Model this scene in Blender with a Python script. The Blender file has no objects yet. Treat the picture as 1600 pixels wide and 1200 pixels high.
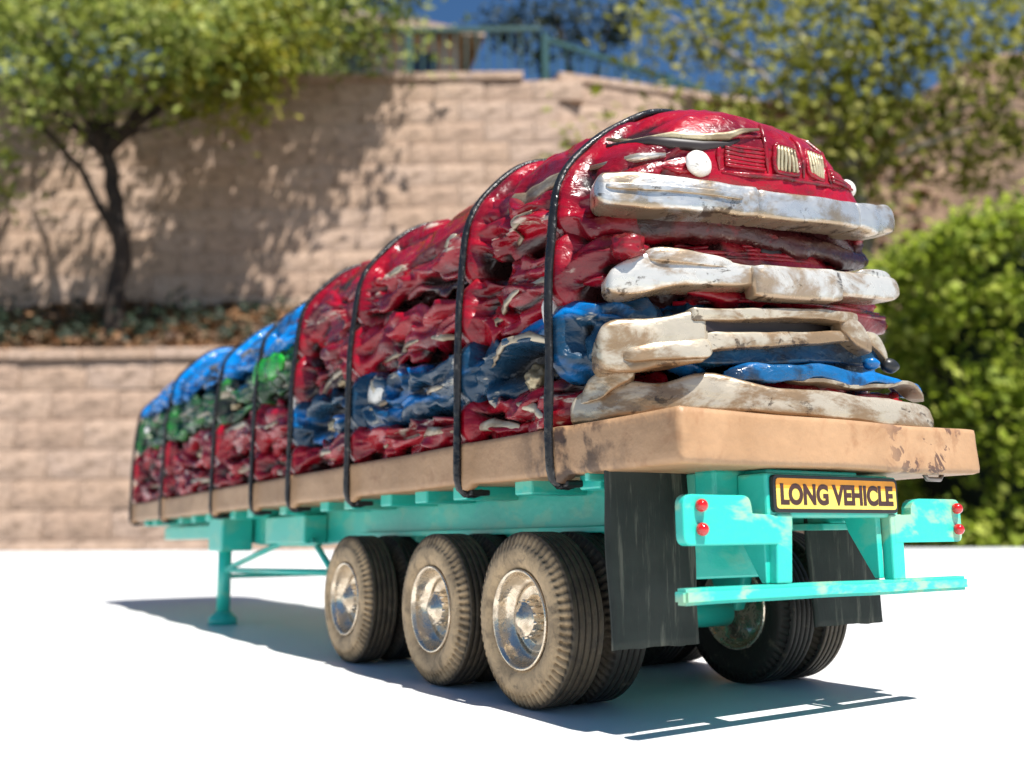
import bpy, bmesh, math, random
import numpy as np
from math import sin, cos, pi, radians
from mathutils import Vector, Matrix
from mathutils.bvhtree import BVHTree

random.seed(7)
rng = np.random.default_rng(11)
SC = bpy.context.scene
COL = SC.collection
CM = 0.01                      # the model trailer is modelled in centimetres

# ------------------------------------------------------------------ camera
cam_data = bpy.data.cameras.new('camera')
cam = bpy.data.objects.new('camera', cam_data); COL.objects.link(cam)
CAM = np.array([-6.4837, -7.2243, 2.0549]) * CM
YAW, PITCH, ROLL = 0.55864, 0.15959, -0.01077
_f = np.array([sin(YAW)*cos(PITCH), cos(YAW)*cos(PITCH), sin(PITCH)])
_r = np.cross(_f, [0, 0, 1]); _r /= np.linalg.norm(_r); _u = np.cross(_r, _f)
_c, _s = cos(ROLL), sin(ROLL)
R_ = _c*_r + _s*_u; U_ = -_s*_r + _c*_u
cam.matrix_world = Matrix(((R_[0], U_[0], -_f[0], CAM[0]), (R_[1], U_[1], -_f[1], CAM[1]),
                           (R_[2], U_[2], -_f[2], CAM[2]), (0, 0, 0, 1)))
cam_data.sensor_width = 36.0
cam_data.lens = 1508.74/1600*36
cam_data.clip_start = 0.005
cam_data.clip_end = 500
cam_data.dof.use_dof = True
cam_data.dof.focus_distance = 0.115
cam_data.dof.aperture_fstop = 34
SC.camera = cam

# ------------------------------------------------------------------ light
SUN_TO = Vector((0.04, -0.55, 1.0)).normalized()
el = math.asin(SUN_TO.z); az = math.atan2(SUN_TO.x, SUN_TO.y)
sl = bpy.data.lights.new('sun', 'SUN'); sl.energy = 5.0; sl.angle = radians(0.53); sl.color = (1.0, 0.965, 0.91)
so = bpy.data.objects.new('sun', sl); COL.objects.link(so)
so.rotation_euler = SUN_TO.to_track_quat('Z', 'Y').to_euler(); so.location = (0, -2, 4)
w = bpy.data.worlds.new('World'); SC.world = w; w.use_nodes = True
nt = w.node_tree; bg = nt.nodes['Background']
sk = nt.nodes.new('ShaderNodeTexSky'); sk.sky_type = 'NISHITA'; sk.sun_disc = False
sk.sun_elevation = el; sk.sun_rotation = az; sk.altitude = 600; sk.air_density = 1.0; sk.dust_density = 0.3; sk.ozone_density = 3.0
hs = nt.nodes.new('ShaderNodeHueSaturation'); hs.inputs['Saturation'].default_value = 1.18; hs.inputs['Value'].default_value = 1.0
nt.links.new(sk.outputs[0], hs.inputs['Color']); nt.links.new(hs.outputs[0], bg.inputs[0]); bg.inputs[1].default_value = 0.06
vs = SC.view_settings
vs.view_transform = 'Standard'; vs.look = 'None'; vs.exposure = 0.85; vs.gamma = 1.0; vs.use_curve_mapping = False

# ------------------------------------------------------------------ helpers
def tag(o, label=None, cat=None, group=None, kind=None):
    if label: o['label'] = label
    if cat: o['category'] = cat
    if group: o['group'] = group
    if kind: o['kind'] = kind
    return o
def link(o, parent=None):
    COL.objects.link(o)
    if parent is not None: o.parent = parent
    return o
def empty(name, loc=(0, 0, 0), rz=0.0, scale=1.0, parent=None):
    o = bpy.data.objects.new(name, None); link(o, parent)
    o.location = loc; o.rotation_euler = (0, 0, rz); o.scale = (scale,)*3; o.empty_display_size = .1
    return o
def mesh_obj(name, V, F, mat, parent=None, smooth=True):
    me = bpy.data.meshes.new(name)
    me.from_pydata([tuple(v) for v in V] if not isinstance(V, np.ndarray) else V.tolist(), [], F if isinstance(F, list) else F.tolist())
    if mat: me.materials.append(mat)
    if smooth: me.shade_smooth()
    me.update()
    return link(bpy.data.objects.new(name, me), parent)
def bm_obj(name, bm, mat, parent=None, smooth=False):
    me = bpy.data.meshes.new(name); bm.normal_update(); bm.to_mesh(me); bm.free()
    if mat: me.materials.append(mat)
    if smooth: me.shade_smooth()
    return link(bpy.data.objects.new(name, me), parent)
def box_bm(bm, x0, x1, y0, y1, z0, z1, bev=0.0, seg=2):
    vs_ = [bm.verts.new((x, y, z)) for x in (x0, x1) for y in (y0, y1) for z in (z0, z1)]
    fs = [(0, 1, 3, 2), (4, 6, 7, 5), (0, 4, 5, 1), (2, 3, 7, 6), (0, 2, 6, 4), (1, 5, 7, 3)]
    faces = [bm.faces.new([vs_[i] for i in f]) for f in fs]
    if bev:
        es = list({e for f in faces for e in f.edges})
        bmesh.ops.bevel(bm, geom=es, offset=bev, segments=seg, affect='EDGES', profile=.5)
def box(name, x0, x1, y0, y1, z0, z1, mat, parent=None, bev=0.0):
    bm = bmesh.new(); box_bm(bm, x0, x1, y0, y1, z0, z1, bev); return bm_obj(name, bm, mat, parent)
def prism(name, pts, y0, y1, mat, parent=None, bev=0.03, axis='y', seg=2):
    """polygon pts (a,b) extruded along an axis: y -> (x,z) polygon, x -> (y,z) polygon, z -> (x,y)"""
    bm = bmesh.new()
    def P(a, b, t):
        return {'y': (a, t, b), 'x': (t, a, b), 'z': (a, b, t)}[axis]
    A = [bm.verts.new(P(a, b, y0)) for a, b in pts]; B = [bm.verts.new(P(a, b, y1)) for a, b in pts]
    bm.faces.new(A); bm.faces.new(B[::-1]); n = len(pts)
    for i in range(n): bm.faces.new((A[i], B[i], B[(i+1) % n], A[(i+1) % n]))
    bmesh.ops.recalc_face_normals(bm, faces=bm.faces[:])
    if bev: bmesh.ops.bevel(bm, geom=bm.edges[:], offset=bev, segments=seg, affect='EDGES', profile=.5, clamp_overlap=True)
    o = bm_obj(name, bm, mat, parent)
    return o
def tube(name, pts, rad, mat, parent=None, seg=8, flat=None, closed_caps=True, smooth=True):
    """tube through pts; rad = number or list; flat = (a,b) scale of the section's two axes"""
    pts = [Vector(p) for p in pts]; n = len(pts)
    rad = [rad]*n if isinstance(rad, (int, float)) else rad
    V, F = [], []
    ref = None
    for i, p in enumerate(pts):
        t = (pts[min(i+1, n-1)] - pts[max(i-1, 0)]).normalized()
        if ref is None:
            ref = Vector((0, 1, 0)) if abs(t.y) < .9 else Vector((1, 0, 0))
        a = (ref - t*ref.dot(t)).normalized(); ref = a; b = t.cross(a)
        fa, fb = flat if flat else (1, 1)
        for k in range(seg):
            q = 2*pi*k/seg
            V.append(p + a*(rad[i]*fa*cos(q)) + b*(rad[i]*fb*sin(q)))
    for i in range(n-1):
        for k in range(seg):
            F.append((i*seg+k, i*seg+(k+1) % seg, (i+1)*seg+(k+1) % seg, (i+1)*seg+k))
    if closed_caps:
        F.append(tuple(range(seg))[::-1]); F.append(tuple((n-1)*seg+k for k in range(seg)))
    return mesh_obj(name, V, F, mat, parent, smooth)
def copy_tree(o, parent=None):
    c = o.copy(); COL.objects.link(c)
    if parent is not None: c.parent = parent
    for ch in list(o.children): copy_tree(ch, c)
    return c

# vectorised Perlin noise
_perm = rng.permutation(256); _perm = np.concatenate([_perm, _perm, _perm])
_g = rng.normal(size=(256, 3)); _g /= np.linalg.norm(_g, axis=1)[:, None]
def perlin(P):
    P = np.asarray(P, float); i = np.floor(P).astype(int); f = P-i; u = f*f*f*(f*(f*6-15)+10); i &= 255
    out = 0
    for a in (0, 1):
        for b in (0, 1):
            for c in (0, 1):
                h = _perm[_perm[_perm[(i[:, 0]+a) & 255]+((i[:, 1]+b) & 255)]+((i[:, 2]+c) & 255)]
                d = (_g[h]*(f-np.array([a, b, c]))).sum(1)
                wt = (u[:, 0] if a else 1-u[:, 0])*(u[:, 1] if b else 1-u[:, 1])*(u[:, 2] if c else 1-u[:, 2])
                out = out + wt*d
    return out*1.6
def sstep(a, b, x):
    t = np.clip((x-a)/(b-a), 0, 1); return t*t*(3-2*t)

# ------------------------------------------------------------------ materials
class M:
    def __init__(s, name):
        s.m = bpy.data.materials.new(name); s.m.use_nodes = True; s.t = s.m.node_tree; s.b = s.t.nodes['Principled BSDF']
        s.co = s.t.nodes.new('ShaderNodeTexCoord').outputs['Object']
    def n(s, typ, **kw):
        x = s.t.nodes.new(typ)
        for k, v in kw.items(): setattr(x, k, v)
        return x
    def l(s, a, b): s.t.links.new(a, b)
    def noise(s, scale, detail=4, rough=.55, stretch=(1, 1, 1), dist=0.0, off=(0, 0, 0)):
        mp = s.n('ShaderNodeMapping'); mp.inputs['Scale'].default_value = stretch; mp.inputs['Location'].default_value = off; s.l(s.co, mp.inputs[0])
        x = s.n('ShaderNodeTexNoise'); s.l(mp.outputs[0], x.inputs['Vector'])
        x.inputs['Scale'].default_value = scale; x.inputs['Detail'].default_value = detail; x.inputs['Roughness'].default_value = rough; x.inputs['Distortion'].default_value = dist
        return x.outputs[0]
    def ramp(s, fac, lo, hi, a=0.0, b=1.0):
        x = s.n('ShaderNodeMapRange'); x.interpolation_type = 'SMOOTHSTEP'
        s.l(fac, x.inputs[0]); x.inputs[1].default_value = lo; x.inputs[2].default_value = hi; x.inputs[3].default_value = a; x.inputs[4].default_value = b
        return x.outputs[0]
    def math(s, op, a, b=None):
        x = s.n('ShaderNodeMath', operation=op)
        for i, v in enumerate((a, b)):
            if v is None: continue
            if isinstance(v, (int, float)): x.inputs[i].default_value = v
            else: s.l(v, x.inputs[i])
        return x.outputs[0]
    def mix(s, fac, a, b):
        x = s.n('ShaderNodeMix', data_type='RGBA')
        for i, v in ((0, fac), (6, a), (7, b)):
            if isinstance(v, (int, float)): x.inputs[i].default_value = v
            elif isinstance(v, tuple): x.inputs[i].default_value = (*v, 1)
            else: s.l(v, x.inputs[i])
        return x.outputs[2]
    def attr(s, name):
        x = s.n('ShaderNodeAttribute', attribute_name=name); return x.outputs['Fac']
    def bump(s, h, strength, dist):
        x = s.n('ShaderNodeBump'); x.inputs['Strength'].default_value = strength; x.inputs['Distance'].default_value = dist
        s.l(h, x.inputs['Height']); s.l(x.outputs[0], s.b.inputs['Normal'])
    def set(s, **kw):
        for k, v in kw.items():
            i = s.b.inputs[k.replace('_', ' ')]
            if isinstance(v, (int, float)): i.default_value = v
            elif isinstance(v, tuple): i.default_value = (*v, 1)
            else: s.l(v, i)
        return s
def paint(name, col, dark, lite, dk=(.35, .7), body=True):
    """glossy enamel over folded metal: black wash in the folds, shade painted into body gaps and undersides, bare metal rubbed through, fine dents"""
    m = M(name)
    if body: fold = m.attr('fold'); well = m.attr('well')
    else: fold = m.ramp(m.noise(2.2, 4, .6), .3, .7, .25, .62); well = fold
    c = m.mix(m.ramp(m.noise(1.1, 3, .5, (1, .6, 2)), dk[0], dk[1]), col, dark)
    c = m.mix(m.math('MULTIPLY', m.ramp(m.noise(2.6, 5, .6, (1, .35, 1.3)), .58, .74), .35), c, lite)
    sil = m.math('MULTIPLY', m.ramp(fold, .62, .76), m.ramp(m.noise(1.3, 5, .7, (1, .4, 2.4), 0, (3, 1, 5)), .57, .64))
    c = m.mix(m.math('MULTIPLY', sil, .75), c, (.55, .50, .40))
    gr = m.math('MULTIPLY', m.ramp(fold, .46, .20), m.ramp(m.noise(3.0, 4, .7, (1, .4, 1.4)), .12, .40))  # wash in the folds, plus painted shade at body gaps and under bumpers
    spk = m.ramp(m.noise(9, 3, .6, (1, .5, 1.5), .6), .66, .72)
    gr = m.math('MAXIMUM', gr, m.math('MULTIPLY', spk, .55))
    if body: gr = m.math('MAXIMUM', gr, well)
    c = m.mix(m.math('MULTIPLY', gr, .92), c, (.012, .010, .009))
    m.set(Base_Color=c, Roughness=m.ramp(m.noise(4, 4), .3, .7, .16, .42), Specular_IOR_Level=.35, Coat_Weight=.22, Coat_Roughness=.06)
    m.bump(m.noise(6, 4, .5, (1, .45, 1.5), .5), .5, .0007)
    return m.m
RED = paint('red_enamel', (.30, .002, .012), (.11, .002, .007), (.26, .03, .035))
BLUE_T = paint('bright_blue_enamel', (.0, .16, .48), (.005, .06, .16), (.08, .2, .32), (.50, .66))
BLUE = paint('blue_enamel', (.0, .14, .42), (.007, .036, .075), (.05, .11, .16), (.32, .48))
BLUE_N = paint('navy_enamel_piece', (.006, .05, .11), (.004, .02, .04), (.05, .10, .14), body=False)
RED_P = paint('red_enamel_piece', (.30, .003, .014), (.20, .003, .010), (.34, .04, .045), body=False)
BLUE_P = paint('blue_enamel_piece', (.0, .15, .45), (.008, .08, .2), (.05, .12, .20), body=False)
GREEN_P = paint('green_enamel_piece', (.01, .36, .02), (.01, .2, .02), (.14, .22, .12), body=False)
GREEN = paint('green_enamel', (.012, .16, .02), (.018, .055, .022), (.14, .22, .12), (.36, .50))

def metal(name, base, dirt, rough, amt=(.5, .68), met=.35):
    m = M(name)
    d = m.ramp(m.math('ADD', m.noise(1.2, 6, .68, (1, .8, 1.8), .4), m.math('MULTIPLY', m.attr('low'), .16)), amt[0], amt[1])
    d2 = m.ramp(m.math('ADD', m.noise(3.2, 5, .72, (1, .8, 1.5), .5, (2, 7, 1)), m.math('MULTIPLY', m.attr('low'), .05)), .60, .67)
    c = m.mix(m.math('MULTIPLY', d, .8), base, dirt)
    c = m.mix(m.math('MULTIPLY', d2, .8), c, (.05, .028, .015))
    m.set(Base_Color=c, Roughness=m.ramp(m.noise(3, 4), .3, .7, rough, rough+.16), Metallic=met)
    m.bump(m.noise(3.4, 3, .5, (1, 1, 1.6)), .35, .0006)
    return m.m
SILVER = metal('silver_bumper_paint', (.58, .57, .54), (.32, .21, .10), .22, (.46, .62), .7)
WHITE = metal('white_bumper_paint', (.52, .45, .34), (.22, .12, .045), .2, (.44, .59), .4)
WHITE3 = metal('bright_bumper_paint', (.68, .64, .56), (.30, .18, .08), .18, (.47, .62), .5)
TRIM = metal('pewter_trim_paint', (.46, .40, .30), (.16, .10, .055), .3, (.40, .60), .4)
LAMP = metal('pearl_lamp_paint', (.75, .72, .66), (.5, .4, .28), .2, (.6, .8), .1)

m = M('tan_resin_deck')
c = m.mix(m.ramp(m.noise(.7, 4, .6, (1, .5, 1)), .3, .7), (.43, .255, .135), (.31, .175, .085))
st = m.ramp(m.noise(1.4, 5, .7, (1, .6, .8), .8), .52, .68)
c = m.mix(m.math('MULTIPLY', st, .55), c, (.24, .11, .045))
ve = m.n('ShaderNodeVectorMath', operation='DISTANCE'); m.l(m.co, ve.inputs[0]); ve.inputs[1].default_value = (4.0, 0, 3.1)
near = m.ramp(ve.outputs['Value'], 1.1, .3)
vein = m.ramp(m.noise(2.3, 5, .6, (1, 1, 1.3), 1.6, (4, 0, 1)), .535, .575)
c = m.mix(m.math('MULTIPLY', m.math('MULTIPLY', near, vein), .85), c, (.06, .025, .02))
ve2 = m.n('ShaderNodeVectorMath', operation='DISTANCE'); m.l(m.co, ve2.inputs[0]); ve2.inputs[1].default_value = (0, 1.9, 3.1)
c = m.mix(m.math('MULTIPLY', m.ramp(ve2.outputs['Value'], 1.5, .1), m.ramp(m.noise(2.4, 5, .6), .42, .60)), c, (.04, .02, .012))
m.set(Base_Color=c, Roughness=.5); m.bump(m.noise(2.2, 6, .6), .5, .0008); DECK = m.m

def turq(name, weather):
    m = M(name)
    wv = m.ramp(m.noise(1.5, 4, .6, (.8, 1, 1.6), .3), .50, .62)
    c = m.mix(m.math('MULTIPLY', wv, weather), (.022, .47, .38), (.46, .50, .27))
    ed = m.ramp(m.noise(4, 4, .6), .60, .72)
    c = m.mix(m.math('MULTIPLY', ed, .35), c, (.02, .38, .40))
    m.set(Base_Color=c, Roughness=.38, Coat_Weight=.15); m.bump(m.noise(6, 4), .25, .0004); return m.m
TURQ = turq('turquoise_frame_paint', .18)
TURQW = turq('weathered_turquoise_paint', .55)

m = M('dusty_black_rubber')
geo = m.n('ShaderNodeNewGeometry'); 
side = m.attr('sidewall')
dn = m.ramp(m.noise(2.2, 6, .7, (1, 1, 1), .5), .32, .62, .5, 1)
dn = m.math('MULTIPLY', dn, m.ramp(m.noise(5, 5, .7, (1, 1, 1), .6, (2, 2, 2)), .30, .52, .45, 1))
c = m.mix(m.math('MULTIPLY', side, dn), (.016, .016, .014), (.46, .325, .185))
gd = m.ramp(m.noise(5, 5, .7, (1, 1, 1)), .56, .7)
c = m.mix(m.math('MULTIPLY', gd, .35), c, (.16, .13, .09))
m.set(Base_Color=c, Roughness=.6, Specular_IOR_Level=.25); m.bump(m.noise(16, 4), .35, .0003); RUBBER = m.m

m = M('dusty_chrome')
d = m.ramp(m.noise(3.2, 6, .7, (1, 1, 1), .5), .38, .66, .12, .85)
c = m.mix(m.math('MULTIPLY', d, .85), (.78, .68, .54), (.36, .25, .14))
m.set(Base_Color=c, Metallic=m.ramp(d, 0, 1, .95, .35), Roughness=m.ramp(d, 0, 1, .1, .45)); m.bump(m.noise(6, 4), .25, .0005); CHROME = m.m

m = M('scratched_black_rubber_flap')
s1 = m.ramp(m.noise(8, 5, .7, (1, 1, .08)), .52, .68)
c = m.mix(m.ramp(m.noise(1.2, 4), .3, .7), (.022, .027, .024), (.038, .044, .039))
c = m.mix(m.math('MULTIPLY', s1, .55), c, (.15, .15, .12))
m.set(Base_Color=c, Roughness=.7, Specular_IOR_Level=.15); m.bump(m.noise(12, 4, .6, (1, 1, .3)), .3, .0003); FLAP = m.m

def plain(name, col, rough=.5, bumpscale=None, **kw):
    m = M(name)
    c = m.mix(m.ramp(m.noise(3, 4), .3, .7), col, tuple(v*.8 for v in col))
    m.set(Base_Color=c, Roughness=rough, **kw)
    if bumpscale: m.bump(m.noise(bumpscale, 4), .4, .0004)
    return m.m
m = M('black_strap_paint')
wr = m.ramp(m.noise(8, 4, .6, (1, 1, .5)), .60, .72)
c = m.mix(m.math('MULTIPLY', wr, .45), (.011, .011, .012), (.12, .11, .10))
m.set(Base_Color=c, Roughness=m.ramp(m.noise(5, 4), .3, .7, .2, .45), Specular_IOR_Level=.35); m.bump(m.noise(7, 4), .6, .0006); STRAP = m.m
BLACK = plain('black_paint', (.012, .012, .012), .4)
REDLENS = plain('red_lamp_plastic', (.55, .008, .006), .12, Coat_Weight=.8)
YEL = plain('sign_yellow', (.85, .62, .11), .35); ORA = plain('sign_orange', (.86, .33, .02), .35)
INK = plain('sign_lettering', (.045, .014, .010), .5)
DARKGRILLE = plain('dark_recess_paint', (.018, .010, .010), .5)  # dark recess colour, also the shade strip below the bonnet lip
GOLD = metal('worn_gold_grille', (.52, .44, .28), (.16, .10, .05), .3, (.42, .62), .5)
TABLE = plain('white_table_paint', (.80, .80, .79), .42)

# ------------------------------------------------------------------ trailer
T = empty('model_trailer', (0, 0, 0), 0, CM)
tag(T, 'turquoise toy flatbed semi-trailer with tan deck and three axles standing on the white table', 'model trailer')
W5, LEN, ZT, TH = 5.0, 27.45, 3.37, .575
STRAPS = [2.2, 4.47, 8.42, 11.45, 13.87, 17.15, 22.75, 27.25]

def deck():
    n = (70, 330, 8); h = (W5/2, LEN/2, TH/2); r = .05
    V, F, s = lattice(n)
    P = round_box(V, h, r)[0]
    P += np.array([W5/2, LEN/2, ZT-TH/2])
    nx = perlin(P*np.array([.9, .5, 1.4])); nz = perlin(P*np.array([.45, .35, .3])+9)
    side = np.abs(P[:, 0]-2.5) > 2.3
    P[:, 0] += np.where(side, nx*.03, 0)*np.sign(P[:, 0]-2.5)
    P[:, 2] += nz*.035
    P[:, 1] += np.where(P[:, 1] < .3, -nx*.03, 0)
    # resin webs that hold each strap stand proud of the deck's edge
    for ys in STRAPS:
        k = sstep(ys-.20, ys-.12, P[:, 1])*(1-sstep(ys+.02, ys+.10, P[:, 1]))
        P[:, 0] += np.where(side, k*.05, 0)*np.sign(P[:, 0]-2.5)
        low = P[:, 2] < ZT-TH+.15
        P[:, 2] -= np.where(side & low, k*.09, 0)
    return mesh_obj('deck', P, F, DECK, T)
def lattice(n):
    nx, ny, nz = n
    idx = {}
    ii, jj, kk = np.meshgrid(range(nx+1), range(ny+1), range(nz+1), indexing='ij')
    surf = (ii == 0) | (ii == nx) | (jj == 0) | (jj == ny) | (kk == 0) | (kk == nz)
    ids = -np.ones(surf.shape, int); ids[surf] = np.arange(surf.sum())
    S = np.stack([ii[surf]/nx, jj[surf]/ny, kk[surf]/nz], 1)
    F = []
    def quad(a, b, c, d): F.append(np.stack([a.ravel(), b.ravel(), c.ravel(), d.ravel()], 1))
    for e, fl in ((0, 0), (nx, 1)):
        q = ids[e]; a, b, c, d = q[:-1, :-1], q[1:, :-1], q[1:, 1:], q[:-1, 1:]
        quad(*((a, d, c, b) if not fl else (a, b, c, d)))
    for e, fl in ((0, 1), (ny, 0)):
        q = ids[:, e]; a, b, c, d = q[:-1, :-1], q[1:, :-1], q[1:, 1:], q[:-1, 1:]
        quad(*((a, d, c, b) if not fl else (a, b, c, d)))
    for e, fl in ((0, 0), (nz, 1)):
        q = ids[:, :, e]; a, b, c, d = q[:-1, :-1], q[1:, :-1], q[1:, 1:], q[:-1, 1:]
        quad(*((a, d, c, b) if not fl else (a, b, c, d)))
    return S*2-1, np.concatenate(F), S
def round_box(V, h, r):
    h = np.array(h); P = V*h
    q = np.clip(P, -(h-r), h-r); d = P-q
    L = np.linalg.norm(d, axis=1); L[L == 0] = 1
    N = d/L[:, None]
    # even out samples in the rounded zone
    return q+N*r, N
deck()

# chassis
for x in (1.15, 3.55):
    o = prism('chassis_beam', [(1.0, 2.78), (27.0, 2.78), (27.0, 2.30), (19.5, 2.15), (17.0, 1.98), (13.0, 1.98), (9.6, 2.15), (1.0, 2.22)], x, x+.30, TURQ, T, .02, 'x')
    box('lower_flange', x-.14, x+.44, 1.2, 10.4, 2.13, 2.215, TURQ, T, .015)
for y in (1.7, 3.15, 4.85, 6.1, 7.4, 9.0, 10.2, 12.6, 14.9, 16.3, 18.6, 20.1, 21.6, 23.4, 25.0, 26.3):
    box('crossmember', .28, 4.72, y, y+.42, 2.62, 2.83, TURQ, T, .03)
for x in (.75,):
    box('side_box', .62, 1.14, 12.4, 15.0, 2.02, 2.62, TURQ, T, .04)
box('side_locker', .70, 1.14, 19.6, 25.6, 2.16, 2.55, TURQ, T, .04)
# landing legs
for sx in (0, 1):
    X = (lambda v: v) if not sx else (lambda v: 5-v)
    g = sorted((X(.30), X(1.10))); box('leg_housing', g[0], g[1], 17.45, 18.7, 1.84, 2.70, TURQ, T, .05)
    tube('landing_leg', [(X(.57), 18.05, 2.2), (X(.57), 18.05, .30)], .17, TURQ, T, 16)
    tube('leg_foot', [(X(.57), 18.05, .34), (X(.57), 18.05, .22), (X(.57), 18.05, .16), (X(.57), 18.05, 0.0)], [.18, .30, .36, .36], TURQ, T, 20)
    tube('leg_brace', [(X(.57), 18.0, 1.36), (X(.57), 10.8, 1.46)], .065, TURQ, T, 8)
    tube('leg_brace', [(X(.57), 17.9, 1.38), (X(.75), 14.1, 2.05)], .075, TURQ, T, 8)
    tube('leg_brace', [(X(.75), 12.2, 2.08), (X(.57), 10.6, 1.46)], .065, TURQ, T, 8)
    box('brace_rail', *sorted((X(.66), X(.80))), 11.8, 14.2, 1.96, 2.04, TURQ, T, .02)
tube('leg_crossbar', [(.6, 18.05, 1.2), (4.4, 18.05, 1.2)], .06, TURQ, T, 8)

# wheels ------------------------------------------------------------
def lathe(name, prof, nseg, mat, parent, mod=None, closed=False, attr=None):
    """prof: list of (r, x); axis = x. mod(i,k)->(dr,dx)"""
    V, F, A = [], [], []
    n = len(prof)
    for k in range(nseg):
        a = 2*pi*k/nseg
        for i, (r, x) in enumerate(prof):
            dr, dx = mod(i, k) if mod else (0, 0)
            V.append((x+dx, (r+dr)*cos(a), (r+dr)*sin(a)))
            if attr: A.append(attr[i])
    for k in range(nseg):
        k2 = (k+1) % nseg
        for i in range(n-1 if not closed else n):
            j = (i+1) % n
            F.append((k*n+i, k2*n+i, k2*n+j, k*n+j))
    o = mesh_obj(name, V, F, mat, parent)
    if attr:
        at = o.data.attributes.new('sidewall', 'FLOAT', 'POINT'); at.data.foreach_set('value', A)
    bm = bmesh.new(); bm.from_mesh(o.data); bmesh.ops.recalc_face_normals(bm, faces=bm.faces[:]); bm.to_mesh(o.data); bm.free()
    return o
def make_wheel(dusty=True):
    """tyre 0.66 wide, outer face at x=0 towards -x; centre of the hub at the origin"""
    wl = empty('wheel', parent=T)
    R = 1.075
    tk = 1 if dusty else .12
    prof = [(.60, .075), (.65, .03), (.73, -.005), (.84, .0), (.905, .018), (.925, .035), (.985, .055), (1.035, .085), (1.05, .10)]
    at = [1, 1, 1, 1, 1, 1, .9, .55, .15]
    x = .11; tw = .63
    while x < tw-.115:                       # tread: ribs and circumferential grooves
        prof += [(R-.006, x), (R, x+.008), (R, x+.058), (R-.006, x+.066), (R-.045, x+.070), (R-.045, x+.088)]; at += [.14, .14, .14, .04, 0, .04]
        x += .0915
    e = tw
    prof += [(1.05, e-.10), (1.035, e-.085), (.985, e-.055), (.925, e-.035), (.915, e-.02), (.86, e-.005), (.76, e), (.66, e-.025), (.60, e-.06)]
    at += [.1]*9; at = [v*tk for v in at]
    nlug = 62; NS = nlug*5
    n = len(prof)
    def mod(i, k):
        low = (k % 5) in (0, 1)
        if low and (i in (5, 6, 7, 8)): return (-.05, .03)
        if low and (i in (n-7, n-8, n-9)): return (-.035, -.022)
        return (0, 0)
    t = lathe('tyre', prof, NS, RUBBER, wl, mod, False, at)
    # dished rim, outer side
    rp = [(.615, .05), (.615, .025), (.60, .015), (.575, .03), (.565, .09), (.545, .17), (.50, .24), (.44, .285), (.435, .265), (.38, .27), (.33, .31), (.27, .30), (.235, .26),
          (.225, .12), (.205, .09), (.165, .085), (.155, .06), (.10, .045), (.085, .02), (.03, .01), (.001, .01)]
    lathe('rim', rp, 64, CHROME, wl)
    # inner side of the rim
    rp2 = [(.615, .58), (.60, .615), (.575, .60), (.55, .50), (.46, .40), (.30, .36), (.001, .36)]
    lathe('rim_back', rp2, 48, CHROME, wl)
    bm = bmesh.new()
    for k in range(10):
        a = 2*pi*k/10
        mt = Matrix.Translation((.105, .135*cos(a), .135*sin(a))) @ Matrix.Rotation(pi/2, 4, 'Y')
        bmesh.ops.create_cone(bm, cap_ends=True, segments=6, radius1=.026, radius2=.022, depth=.07, matrix=mt)
    for k in range(14):
        a = 2*pi*k/14
        mt = Matrix.Translation((.19, .222*cos(a), .222*sin(a))) @ Matrix.Rotation(pi/2, 4, 'Y')
        bmesh.ops.create_cone(bm, cap_ends=True, segments=8, radius1=.022, radius2=.018, depth=.16, matrix=mt)
    o = bm_obj('wheel_nuts', bm, CHROME, wl, True)
    return wl
AX = [3.16, 5.56, 8.80]
wd = [make_wheel(), make_wheel(False)]; used = [False, False]
for y in AX:
    for (x, rz) in ((.035, 0), (.70, 0), (5-.02, pi), (5-.70, pi)):
        j = 0 if x < .1 or x > 4.9 else 1
        wl = copy_tree(wd[j], T) if used[j] else wd[j]; used[j] = True
        wl.location = (x, y, 1.075); wl.rotation_euler = (random.uniform(0, 6), 0, rz)
for y in AX:
    tube('axle', [(1.45, y, 1.0), (3.55, y, 1.0)], .19, TURQ, T, 20)
    for x in (1.3, 3.7):
        prism('spring_hanger', [(y-.55, 2.2), (y+.55, 2.2), (y+.35, 1.5), (y+.15, 1.02), (y-.15, 1.02), (y-.35, 1.5)], x-.1, x+.1, TURQ, T, .04, 'x')
tube('air_tank', [(1.9, 4.0, 1.75), (3.1, 4.0, 1.75)], .42, BLACK, T, 20)

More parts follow.
